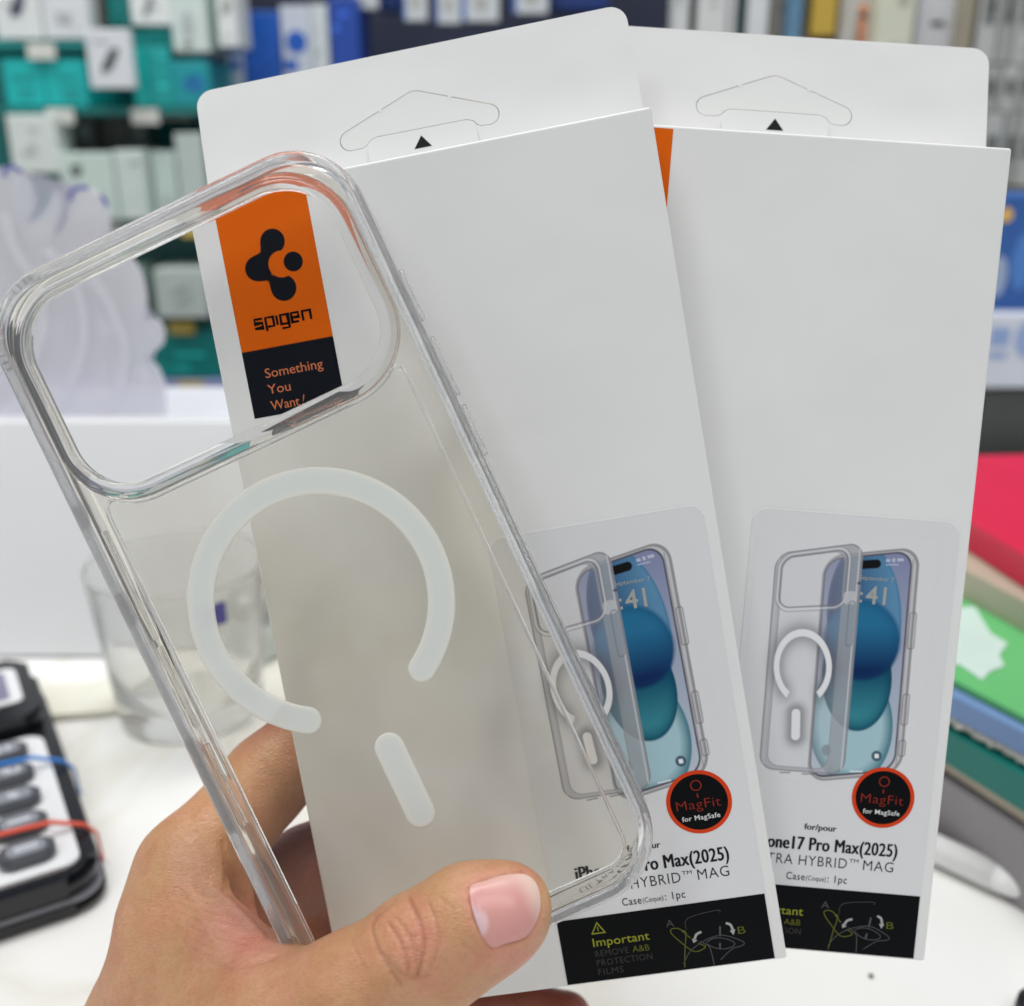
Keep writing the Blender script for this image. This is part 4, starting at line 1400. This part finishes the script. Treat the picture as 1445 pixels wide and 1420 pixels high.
def build_left_things():
    # crystal tumbler
    c = on_z(272, 1005, 0)
    t = empty('glass_tumbler', Matrix.Translation((c.x, c.y, .0005)), 'clear crystal tumbler with cut pattern near its base, behind the case', 'glass')
    prof = [(0, 0), (.030, 0), (.033, .002), (.034, .010), (.0355, .03), (.040, .077), (.0402, .0785), (.0392, .0785), (.0385, .077), (.034, .035), (.031, .016), (.026, .0125), (0, .012)]
    lathe('tumbler_wall', prof, 96, M['crystal'], t, lambda a, z, r: (.0017 * math.cos(a * 14 + z * 300) * math.sin(z * 300) if (.002 < z < .030 and r > .0325) else 0))
    blue = mat('violet_blue_sticker', (0.045, 0.04, 0.30), .4)
    # small sticker curving on the glass
    V, F = [], []
    s0 = on_y(300, 835, c.y - .04)
    for i in range(7):
        a = math.radians(-62 + i * 3.2)
        for z in (.0610, .0715):
            r = .0387 + (z - .03) * .00
            V.append((.0398 * math.cos(a), .0398 * math.sin(a), z))
    for i in range(6):
        F.append((2 * i, 2 * i + 2, 2 * i + 3, 2 * i + 1))
    link('sticker', mesh('sticker', V, F), blue, t)
    # white carton behind it
    wm = noise_mat('pale_box_board', (0.74, 0.75, 0.77), (0.71, 0.72, 0.735), 6, rough=.6)
    a = on_y(-60, 940, .50); b = on_y(560, 940, .50)
    ztop = on_y(100, 592, .55).z
    prof_ = [(.50, .0005), (.562, .0005), (.562, ztop - .012), (.5580, ztop), (.5520, ztop)]
    V = [(x, y, z) for x in (a.x, b.x) for y, z in prof_]
    k_ = len(prof_)
    F = [tuple(range(k_))[::-1], tuple(range(k_, 2 * k_))] + [(i, (i + 1) % k_, k_ + (i + 1) % k_, k_ + i) for i in range(k_)]
    bm = bmesh.new(); me = mesh('sloped_carton', V, F); bm.from_mesh(me)
    bmesh.ops.bevel(bm, geom=list(bm.edges), offset=.002, segments=3, affect='EDGES')
    o = link('white_carton', bm_mesh('white_carton', bm), wm)
    tag(o, 'long pale grey sloped carton standing behind the tumbler, below the wavy sheet', 'carton')
    cm = noise_mat('cream_cloth', (0.70, 0.68, 0.57), (0.74, 0.73, 0.64), 60, rough=.8)
    # cream strip lying on the counter in front of the carton
    pts = [on_z(x, y, .004) for x, y in ((20, 968), (120, 962), (215, 952), (228, 990), (150, 1003), (30, 1012))]
    o = prism('folded_strip', smooth_corner([(p.x, p.y) for p in pts], .004), .0006, .004, cm, None, .001)
    tag(o, 'folded cream strip lying between the calculator and the carton', 'cloth strip')
    # small grey lidded pot behind the tumbler
    g1 = mat('dull_grey_metal', (0.33, 0.36, 0.36), .35, Metallic=.4); g2 = mat('pale_green_glass', (0.55, 0.62, 0.60), .2)
    c2 = on_z(362, 925, 0)
    t = empty('small_jar', Matrix.Translation((c2.x, c2.y, .0005)), 'small grey capped jar seen through the magnet ring', 'jar')
    lathe('jar_body', [(0, 0), (.011, 0), (.012, .002), (.012, .017), (.009, .02), (0, .02)], 32, g2, t)
    lathe('cap', [(0, .0202), (.0095, .0202), (.0098, .022), (.0095, .03), (0, .0305)], 32, g1, t)
    # frosted wavy acrylic sheets standing behind the carton
    fro = film_mat('frosted_acrylic', (0.9, 0.92, 0.97), 1.4, .3, .66, (0.96, 0.94, 0.97))
    edge = mat('violet_polished_edge', (0.16, 0.17, 0.48), .2)
    Y1 = .60
    sil = [(-70, 640), (-70, 230), (-20, 246), (2, 236), (14, 236), (32, 246), (46, 268), (48, 292), (40, 312), (58, 306), (72, 286), (78, 268), (86, 288), (84, 310), (72, 334), (92, 318), (100, 290), (98, 270), (116, 264), (138, 274), (150, 296), (154, 322), (152, 345), (172, 352), (190, 372), (202, 398), (206, 428), (204, 450), (222, 452), (231, 470), (226, 490), (207, 503), (222, 520), (232, 545), (236, 640)]
    P3 = [on_y(x, y, Y1) for x, y in sil]
    pts = smooth_line([(p.x, p.z) for p in P3[1:-1]], 3)
    pts = [(P3[0].x, P3[0].z)] + pts + [(P3[-1].x, P3[-1].z)]
    t = empty('wave_sheet', Matrix.Translation((P3[10].x, Y1, 0)), 'frosted acrylic display sheet cut like curling waves, far left behind the case', 'display sheet')
    rot = Matrix.Rotation(math.pi / 2, 4, 'X')
    prism('frosted_panel', [(x - P3[10].x, z) for x, z in pts], -.003, 0, fro, t, 0, tf=rot)
    for seg_ in ([(20, 560), (60, 470), (50, 400), (20, 350), (8, 300)], [(60, 600), (110, 520), (118, 440), (90, 380), (64, 350)], [(110, 610), (160, 560), (176, 490), (150, 420), (118, 380)], [(160, 620), (200, 580), (210, 540), (196, 520)]):
        q = [on_y(x, y, Y1 - .0032) for x, y in smooth_line(seg_, 5)]
        V, F = ribbon([(p.x - P3[10].x, p.z) for p in q], .004)
        n_ = len(V)
        me = mesh('wave_ridge', [(v[0], -.0042 + yy, v[1]) for yy in (0, .0011) for v in V], F + [(2 * i, 2 * i + 2, n_ + 2 * i + 2, n_ + 2 * i) for i in range(n_ // 2 - 1)] + [(2 * i + 1, 2 * i + 3, n_ + 2 * i + 3, n_ + 2 * i + 1) for i in range(n_ // 2 - 1)])
        link('wave_ridge', me, fro, t)
    # polished violet edges on three crests
    for k, seg_ in enumerate(([(2, 250), (4, 240), (14, 236), (28, 243)], [(97, 284), (98, 272), (110, 265), (122, 266)], [(140, 276), (146, 284), (149, 292)])):
        q = [on_y(x, y, Y1 - .0035) for x, y in smooth_line(seg_, 4)]
        V, F = ribbon([(p.x - P3[10].x, p.z) for p in q], .0022)
        me = mesh('crest_edge', [(v[0], -.0008 + yy, v[1]) for yy in (0, -.0006) for v in V], F + [tuple(i + len(V) for i in f) for f in F])
        link('crest_edge', me, edge, t)
    base = mat('white_plastic_base', (0.66, 0.67, 0.72), .4)
    zb = on_y(100, 560, .60).z
    a = on_y(-60, 560, .60); b = on_y(560, 560, .60)
    t3 = box('display_plinth', a.x, b.x, .565, .70, .0005, on_y(260, 545, .70).z, base, None, .002)
    tag(t3, 'pale lavender plinth behind the carton carrying the wavy acrylic sheet', 'plinth')


build_left_things()

# ------------------------------------------------------------------ the shop's shelves behind
rndp = random.Random(11)
PM = {}


def pm(col, rough=.45):
    k = tuple(round(c, 3) for c in col)
    if k not in PM:
        PM[k] = noise_mat('packaging', col, tuple(c * .94 for c in col), 40, rough=rough)
    return PM[k]


WHITE = (0.66, 0.69, 0.68); PALE = (0.55, 0.63, 0.60); TEAL = (0.004, 0.30, 0.29); DTEAL = (0.004, 0.20, 0.19); GREY = (0.09, 0.10, 0.10); BLACK = (0.012, 0.014, 0.018)
BLUE = (0.006, 0.085, 0.42); BROWN = (0.13, 0.075, 0.06); NAVY = (0.01, 0.03, 0.12); TAN = (0.35, 0.28, 0.18)


def pack(name, label, x0, y0, x1, y1, Y, depth, col, marks=(), cat='package', group=None, tilt=0.0):
    """a carton whose face stands at distance Y; marks = flat prints (fx0, fy0, fx1, fy1, colour, kind)"""
    cxp, cyp = (x0 + x1) / 2, (y0 + y1) / 2
    pl, pr = on_y(x0, cyp, Y), on_y(x1, cyp, Y)
    pt, pb = on_y(cxp, y0, Y), on_y(cxp, y1, Y)
    wd, ht = pr.x - pl.x, pt.z - pb.z
    xc = (pl.x + pr.x) / 2
    mtx = Matrix.Translation((xc, Y, pb.z)) @ Matrix.Rotation(tilt, 4, 'Y')
    t = empty(name, mtx, label, cat, group)
    box('carton', -wd / 2, wd / 2, 0, depth, 0, ht, pm(col), t, min(.0015, wd * .05))
    marks = list(marks)
    if len(marks) < 2 and wd > .012 and ht > .02:
        for _q in range(rndp.choice((2, 3, 4))):
            u0 = rndp.uniform(.1, .55); v0 = rndp.uniform(.06, .9); tone = rndp.choice((.55, .7, 1.5)) if max(col) > .3 else rndp.choice((1.6, 2.4, 3.5))
            marks.append((u0, v0, min(.92, u0 + rndp.uniform(.12, .4)), v0 + rndp.uniform(.02, .06), tuple(min(.8, q * tone + (.02 if tone > 1 else 0)) for q in col), 'r'))
    for (a, b, c, d, mc, kind) in marks:
        ax, cx_ = -wd / 2 + a * wd, -wd / 2 + c * wd
        bz, dz = ht * (1 - b), ht * (1 - d)
        if kind == 'r':
            pts = [(ax, dz), (cx_, dz), (cx_, bz), (ax, bz)]
        elif kind == 'o':
            pts = [((ax + cx_) / 2 + (cx_ - ax) / 2 * math.cos(q * math.pi / 8), (bz + dz) / 2 + (bz - dz) / 2 * math.sin(q * math.pi / 8)) for q in range(16)]
        else:      # slanted device
            w2 = (cx_ - ax) * .42
            pts = smooth_corner([(ax, dz), (ax + w2, dz), (cx_, bz - (bz - dz) * .1), (cx_, bz), (cx_ - w2, bz), (ax, dz + (bz - dz) * .1)], .004)
        V = [(p[0], -.0006, p[1]) for p in pts] + [(p[0], -.0001, p[1]) for p in pts]
        n = len(pts)
        F = [tuple(range(n))] + [(i, (i + 1) % n, n + (i + 1) % n, n + i) for i in range(n)]
        link('printed_mark', mesh('printed_mark', V, F), pm(mc), t)
    return t


def shelf(label, x0, x1, y, Y, depth=.22, col=DTEAL, th=.008):
    a, b = on_y(x0, y, Y), on_y(x1, y, Y)
    o = box('shelf_board', a.x, b.x, Y - .004, Y + depth, a.z - th, a.z, pm(col), None, .001)
    k = 0
    xx = a.x + .03
    while xx < b.x - .05 and k < 9:
        box('price_tag', xx, xx + .03, Y - .0065, Y - .0045, a.z - th - .009, a.z - .001, pm((.62, .62, .58) if k % 3 else (.60, .45, .10)), o, 0)
        xx += rndp.uniform(.07, .12); k += 1
    tag(o, label, 'shelf')
    return o


YL = 1.25
G1 = 'packages on the teal shelves'
DV = (0.05, 0.055, 0.065)
# backing board of the teal rack
a = on_y(-120, 560, YL + .2); b = on_y(318, 560, YL + .2); zt_ = on_y(0, -120, YL + .2).z
o = box('rack_back', a.x, b.x, YL + .2, YL + .215, -.3, zt_, pm(DTEAL)); tag(o, 'dark teal backing board of the rack at upper left', 'rack')
shelf('teal shelf board along the top left, under the two white device cartons', -120, 122, 60, YL)
shelf('teal shelf board under the second row of turquoise cartons', -120, 318, 152, YL, col=(0.003, .16, .15))
shelf('teal shelf board under the pale cartons, third level at left', -120, 318, 312, YL)
shelf('teal shelf board below the sketched carton, seen through the camera opening', -120, 318, 450, YL, col=(.002, .10, .09))
shelf('lowest lavender shelf edge at left, seen through the camera opening', -120, 318, 536, YL, col=(.35, .38, .66))
pack('small_carton', 'white carton with slanted grey gadget, top left corner', -12, -60, 54, 56, YL, .08, WHITE, [(.35, .25, .85, .72, (.10, .10, .17), 's')], group=G1)
pack('small_carton', 'white carton with faint grey print, right of the corner one', 56, -60, 122, 56, YL, .08, (.62, .64, .66), [(.3, .66, .62, .8, (.42, .43, .45), 'r')], group=G1)
pack('small_carton', 'narrow brown carton at the top beside the white ones', 124, -60, 138, 36, YL + .03, .07, BROWN, group=G1)
pack('small_carton', 'dark teal carton at the top left of centre', 139, -60, 180, 38, YL + .05, .07, DTEAL, group=G1)
pack('small_carton', 'white carton with small grey gadget touching the top edge', 181, -60, 238, 36, YL, .08, WHITE, [(.3, .55, .62, .86, (.17, .18, .2), 's')], group=G1)
pack('tall_carton', 'tall pale carton with grey emblem under the top edge', 239, -60, 290, 74, YL, .06, PALE, [(.3, .55, .6, .85, (.38, .42, .42), 'o')], group=G1)
pack('tall_carton', 'narrow pale green carton next to the blue boxes', 291, -60, 303, 66, YL + .02, .06, (.30, .50, .44), group=G1)
pack('tall_carton', 'white carton with grey top print left of the blue boxes', 304, -60, 332, 66, YL, .06, WHITE, [(.3, .45, .8, .62, (.3, .31, .3), 'o')], group=G1)
pack('hanging_card', 'white card with black slanted gadget hanging among turquoise boxes', 123, 41, 186, 125, YL - .03, .012, (.64, .66, .69), [(.28, .32, .74, .72, DV, 's')], group=G1)
pack('turquoise_carton', 'turquoise carton with dark print lines, far left', 6, 82, 62, 151, YL, .12, (.004, .42, .41), [(.2, .38, .75, .43, DTEAL, 'r'), (.3, .62, .7, .67, DTEAL, 'r'), (.3, .8, .7, .84, DTEAL, 'r')], group=G1)
pack('turquoise_carton', 'turquoise carton with dark print lines left of the hanging card', 63, 82, 122, 151, YL, .12, (.004, .42, .41), [(.3, .38, .75, .43, DTEAL, 'r'), (.4, .62, .8, .67, DTEAL, 'r'), (.4, .8, .8, .84, DTEAL, 'r')], group=G1)
pack('turquoise_carton', 'bright turquoise carton right of the hanging card', 187, 68, 208, 150, YL, .12, (.004, .40, .38), group=G1)
pack('turquoise_carton', 'plain turquoise carton second from the hanging card', 209, 66, 242, 150, YL, .12, (.004, .30, .29), group=G1)
pack('turquoise_carton', 'turquoise carton with blue patch below the tall pale carton', 243, 86, 296, 150, YL, .12, (.004, .27, .30), [(.3, .3, .9, .7, (.01, .16, .38), 'o')], group=G1)
pack('grey_pouch', 'brown pouch on the shelf beside the white carton at left', 72, 158, 94, 310, YL + .06, .05, BROWN, group=G1)
pack('grey_pouch', 'mottled grey pouch on the shelf below the hanging card', 108, 158, 138, 312, YL + .05, .04, GREY, [(.2, .1, .8, .25, (.2, .26, .26), 'o')], group=G1)
pack('grey_pouch', 'dark grey pouch in the middle of the shelf gap', 140, 154, 186, 312, YL + .07, .04, (.075, .08, .078), group=G1)
pack('grey_pouch', 'greenish grey pouch at the right of the shelf gap', 188, 158, 212, 312, YL + .07, .04, (.07, .11, .10), group=G1)
pack('grey_pouch', 'tan pouch on the shelf just left of the white box corner', 222, 154, 270, 170, YL + .02, .04, (.20, .19, .17), group=G1)
pack('white_carton_small', 'white carton with faint oval print on the far left shelf', 13, 162, 80, 245, YL - .02, .05, (.64, .69, .66), [(.4, .4, .58, .62, (.5, .54, .52), 'o')], group=G1)
pack('turquoise_carton', 'turquoise carton under the far left white carton', 14, 247, 84, 311, YL - .01, .06, (.004, .28, .27), group=G1)
pack('pale_carton', 'pale green carton with small black mark at left middle', 87, 216, 163, 311, YL - .02, .09, (.55, .65, .60), [(.2, .18, .42, .34, (.06, .08, .07), 'o')], group=G1)
pack('pale_carton', 'pale carton right of the one with the black mark', 165, 212, 205, 311, YL - .02, .09, (.56, .64, .61), group=G1)
pack('pale_carton', 'slim pale carton left of the box tab, third shelf', 216, 214, 250, 311, YL, .09, (.50, .60, .56), group=G1)
pack('pale_carton', 'taller pale carton next to the box tab, third shelf', 251, 188, 290, 311, YL, .09, (.46, .53, .50), group=G1)
pack('pale_carton', 'narrow pale carton seen through the top of the camera opening', 184, 376, 205, 449, YL, .09, (.40, .55, .50), group=G1)
pack('sketched_carton', 'grey white carton with pencil lines seen through the camera opening', 219, 380, 292, 449, YL - .02, .09, (.46, .52, .49), [(.3, .3, .7, .5, (.33, .40, .37), 's'), (.35, .5, .75, .75, (.36, .42, .40), 's')], group=G1)
pack('turquoise_carton', 'dark turquoise carton above the sketched carton', 120, 330, 300, 372, YL + .08, .06, (.003, .12, .11), group=G1)
pack('turquoise_carton', 'wide turquoise carton below the sketched carton', 180, 463, 312, 534, YL, .12, (.004, .22, .21), group=G1)

YB = 1.35
G2 = 'blue and white boxes on the dark shelf'
pack('blue_box', 'white box with blue lettering left of the plain blue box', 320, 14, 342, 130, YB, .1, (.42, .48, .60), [(.1, .3, .9, .55, BLUE, 'o'), (.2, .6, .8, .72, BLUE, 'r')], 'box', G2)
pack('blue_box', 'plain bright blue box below the top edge', 343, 16, 396, 130, YB, .1, BLUE, (), 'box', G2)
pack('blue_box', 'white box with round blue emblem', 398, 8, 440, 130, YB, .1, (.48, .52, .60), [(.15, .28, .85, .55, BLUE, 'o'), (.05, .62, .5, .75, BLUE, 'r')], 'box', G2)
pack('blue_box', 'narrow white box right of the blue emblem box', 441, 6, 464, 130, YB, .1, (.52, .56, .58), (), 'box', G2)
pack('blue_box', 'dark blue box at the right end of its row', 466, -4, 508, 130, YB, .1, (.008, .05, .30), (), 'box', G2)
shelf('dark shelf board under the blue and white boxes', 318, 960, 130, YB, .2, (.006, .01, .02))
G3 = 'white cards hanging at the top middle'
for (x0, x1, y1, lab) in ((496, 532, 13, 'white card at the top, just right of the blue boxes'), (568, 602, 30, 'white card at the top middle, left one of three together'), (614, 650, 34, 'white card at the top middle with blue left edge'),
                          (652, 704, 31, 'wide white card at the top middle'), (724, 774, 20, 'white card at the top, last before the box corner')):
    pack('hanging_card', lab, x0, -70, x1, y1, YB + .03, .012, (.50, .53, .55), [(.3, .62, .7, .84, (.36, .36, .34), 'o'), (0, .3, .1, .98, (.02, .10, .42), 'r')], group=G3)
for (x0, x1, lab) in ((534, 562, 'blue card at the top between two white ones'), (776, 860, 'navy carton behind the tab corner at the top')):
    pack('navy_carton', lab, x0, -70, x1, 14, YB + .06, .05, (.006, .03, .16), group=G3)
# a rail carries the hanging cards
o = box('hanging_rail', on_y(490, -40, YB + .05).x, on_y(900, -40, YB + .05).x, YB + .045, YB + .055, on_y(700, -78, YB + .05).z, on_y(700, -68, YB + .05).z, mat('rail_metal', (.3, .3, .3), .3, Metallic=1.0))
tag(o, 'metal rail carrying the white cards at the top middle', 'rail')

YR = 1.05
G4 = 'accessory packs on the right rack'
C_ = [(952, 974, 44, (.58, .60, .60), 'white pack right beside the tab corner of the first box'), (976, 984, 40, (.03, .04, .06), 'thin black pack between two white ones on the right rack'), (986, 1040, 60, (.62, .62, .62), 'wide white pack above the second box tab'),
      (1042, 1056, 60, (.01, .08, .09), 'dark teal pack above the second box tab'), (1058, 1086, 62, (.62, .64, .66), 'white pack right of the dark teal one'), (1088, 1112, 64, (.33, .31, .27), 'tan grey pack above the die-cut hanger'),
      (1114, 1134, 66, (.10, .22, .34), 'steel blue pack above the die-cut hanger'), (1136, 1148, 66, (.45, .40, .32), 'cream pack beside the steel blue one'), (1150, 1184, 34, (.50, .34, .05), 'yellow pack at the top right'),
      (1186, 1238, 90, (.56, .55, .52), 'white pack with an orange stripe at the top right'), (1240, 1292, 95, (.60, .62, .50), 'shiny cream blister pack at the top right'), (1294, 1358, 96, (.62, .63, .66), 'large white card at the top right'),
      (1360, 1376, 100, (.30, .27, .20), 'narrow tan pack at the top right'), ]
for i, (x0, x1, y1, c, lab) in enumerate(C_):
    mk = ()
    if i == 9: mk = [(.5, .45, .75, .98, (.72, .30, .16), 'r')]
    if i == 2: mk = [(.75, .1, .85, .95, (.3, .32, .33), 'r')]
    pack('accessory_pack', lab, x0, -80, x1, y1 + 16, YR + (.02 if i % 2 else 0), .03, c, mk, group=G4)
pack('accessory_pack', 'dark pack below the yellow one at the top right', 1150, 36, 1184, 90, YR + .03, .03, (.02, .03, .03), group=G4)
o = box('rack_back', on_y(948, 100, YR + .1).x, on_y(1640, 100, YR + .1).x, YR + .1, YR + .12, -.25, on_y(1200, -160, YR + .1).z, pm((.12, .12, .11)))
tag(o, 'grey backing board of the rack at the right', 'rack')
for k, (x0, x1) in enumerate(((1384, 1412), (1414, 1436), (1438, 1462))):
    for r, (y0, y1) in enumerate(((-60, 90), (92, 158), (160, 262))):
        lab = ['left', 'middle', 'right'][k] + ' silver pack in the ' + ['top', 'second', 'bottom'][r] + ' row at the right edge'
        pack('silver_pack', lab, x0, y0, x1, y1, YR, .04, (.34, .35, .34) if (k + r) % 2 else (.46, .47, .46), [(.2, .3, .8, .62, (.15, .16, .155), 'r')], group='silver packs in rows at the right edge')
shelf('dark shelf board under the silver packs at the right', 1370, 1640, 266, YR, .1, (.03, .04, .04))
YQ = .88
pack('picture_box', 'blue box with white figure and yellow spot at the right edge', 1392, 276, 1560, 442, YQ, .06, (.02, .10, .36), [(.06, .1, .17, .22, (.75, .45, .08), 'o'), (.05, .5, .2, .86, (.30, .38, .55), 'o'), (.22, .3, .4, .8, (.06, .2, .55), 'o')], 'box')
pack('picture_box', 'white box with pale blue print below the blue box', 1386, 444, 1560, 548, YQ - .02, .09, (.60, .63, .72), [(.05, .18, .2, .42, (.25, .35, .62), 'r'), (.05, .5, .2, .6, (.30, .38, .62), 'r'), (.25, .05, .5, .6, (.28, .38, .65), 'o')], 'box')
pack('dark_box', 'dark grey box under the white and blue boxes at the right', 1370, 552, 1600, 800, YQ, .12, (.09, .095, .09), (), 'box')
# a stand lets that column of boxes reach the floor
zq = on_y(1450, 800, YQ).z
o = box('box_stand', on_y(1372, 800, YQ).x, on_y(1600, 800, YQ).x, YQ, YQ + .15, -.75, zq, pm((.05, .05, .05)))
tag(o, 'dark stand carrying the dark grey box at the right', 'stand')
zq2 = on_y(1450, 276, YR).z


# ------------------------------------------------------------------ stack of packs on the counter, right
def slab(name, label, cat, pts_px, z0, z1, col, rough=.4, bev=.0012, lift_edge=None):
    P_ = [on_z(x, y, z1) for x, y in pts_px]
    m = pm(col, rough)
    cxw = sum(p.x for p in P_) / len(P_); cyw = sum(p.y for p in P_) / len(P_)
    o = prism(name, smooth_corner([(p.x - cxw, p.y - cyw) for p in P_], .003), 0, z1 - z0, m, None, bev)
    o.location = (cxw, cyw, z0)
    tag(o, label, cat)
    return o


slab('grey_folder', 'thick grey mauve slab at the bottom of the right stack', 'slab', [(1240, 1040), (1560, 1255), (1760, 1150), (1430, 960)], .0006, .030, (.27, .25, .265))
slab('beige_folder', 'thin beige slab on the grey mauve one in the right stack', 'slab', [(1240, 1010), (1570, 1222), (1760, 1110), (1430, 935)], .0308, .036, (.62, .53, .42))
slab('teal_folder', 'dark teal slab in the middle of the right stack', 'slab', [(1240, 975), (1570, 1172), (1760, 1070), (1430, 910)], .0368, .050, (.001, .17, .14))
blu = slab('blue_case', 'steel blue flat pack with ragged white edge in the right stack', 'pack', [(1240, 930), (1570, 1098), (1760, 1010), (1430, 875)], .0555, .064, (.16, .27, .50))
# crumpled white wrapping between the teal slab and the blue pack
bm = bmesh.new()
A_ = on_z(1262, 968, .0528); B_ = on_z(1560, 1124, .0528)
rr = random.Random(3)
n = 90
dirv = (B_ - A_); nrm = Vector((dirv.y, -dirv.x, 0)).normalized()
prev = None
for i in range(n + 1):
    c = A_ + dirv * (i / n)
    ring = []
    for k in range(8):
        a_ = 2 * math.pi * k / 8
        r_ = .0031 + rr.uniform(-.0009, .0012)
        ring.append(bm.verts.new(c + nrm * (r_ * 1.4 * math.cos(a_) + rr.uniform(-.0005, .0005)) + Vector((0, 0, r_ * .72 * math.sin(a_)))))
    if prev:
        for k in range(8):
            bm.faces.new([prev[k], prev[(k + 1) % 8], ring[(k + 1) % 8], ring[k]])
    prev = ring
o = link('white_wrapping', bm_mesh('white_wrapping', bm), pm((.72, .71, .66)), None, True)
tag(o, 'crumpled white wrapping edge between the teal slab and the blue pack', 'wrapping')
grn = slab('green_card', 'bright green and white flat card on top of the right stack', 'card', [(1240, 905), (1350, 840), (1560, 865), (1700, 1000), (1570, 1076)], .0645, .067, (.13, .50, .17), bev=.0004)
gx = pm((.58, .72, .66))
for pl in ([(1300, 898), (1352, 848), (1376, 846), (1386, 864), (1398, 884), (1422, 898), (1410, 914), (1417, 930), (1396, 938), (1386, 950), (1368, 937), (1354, 928), (1330, 926)],):
    Pq = [on_z(x, y + 10, .0674) for x, y in pl]
    q = prism('white_print', smooth_corner([(p.x - grn.location.x, p.y - grn.location.y) for p in Pq], .001), .0026, .0030, gx, grn)
slab('cream_slab', 'cream slab under the red box at the right', 'slab', [(1280, 762), (1600, 930), (1750, 810), (1420, 735)], .0606, .080, (.46, .42, .32))
o = slab('red_box', 'bright crimson red flat box in front of the dark grey box, right edge', 'box', [(1280, 682), (1640, 905), (1790, 790), (1640, 636), (1345, 644)], .0806, .094, (.66, .014, .060))
# supports under the far red box: it lies on a white carton
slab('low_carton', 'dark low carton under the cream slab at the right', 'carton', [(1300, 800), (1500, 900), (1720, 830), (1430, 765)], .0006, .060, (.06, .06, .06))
# white stylus lying in front of the stack
a3 = on_z(1300, 1188, .006); b3 = on_z(1404, 1236, .006); c3 = on_z(1447, 1262, .004)
dr = (b3 - a3).normalized()
mtx = Matrix.Translation(a3) @ dr.to_track_quat('Z', 'Y').to_matrix().to_4x4()
t = empty('white_pen', mtx, 'thick white pen with pointed end on the counter below the right stack', 'pen')
Lp = (b3 - a3).length
pen = mat('white_pen_plastic', (.88, .88, .87), .55, .2)
lathe('pen_barrel', [(0, -.05), (.0053, -.05), (.0055, -.048), (.0055, Lp), (0, Lp)], 32, pen, t)
lathe('pen_tip', [(0, Lp + .0002), (.0054, Lp + .0002), (.0049, Lp + .006), (.002, Lp + .019), (0, Lp + .020)], 32, pen, t)
# black thing in the lower right corner
pk = on_z(1460, 1428, .002)
o = lathe('black_cap', [(0, 0), (.0058, 0), (.006, .002), (.0055, .006), (0, .0065)], 32, mat('black_cap', (.01, .01, .01), .3), None)
o.location = (pk.x, pk.y, .0005)
tag(o, 'small black cap on the counter in the bottom right corner', 'cap')
o = lathe('crumb', [(0, 0), (.0009, .0), (.0007, .0006), (0, .0007)], 10, mat('crumb', (.12, .13, .06), .8), None)
pk = on_z(1229, 1379, 0)
o.location = (pk.x, pk.y, .0004)
tag(o, 'tiny dark crumb on the counter below the second white box', 'crumb')
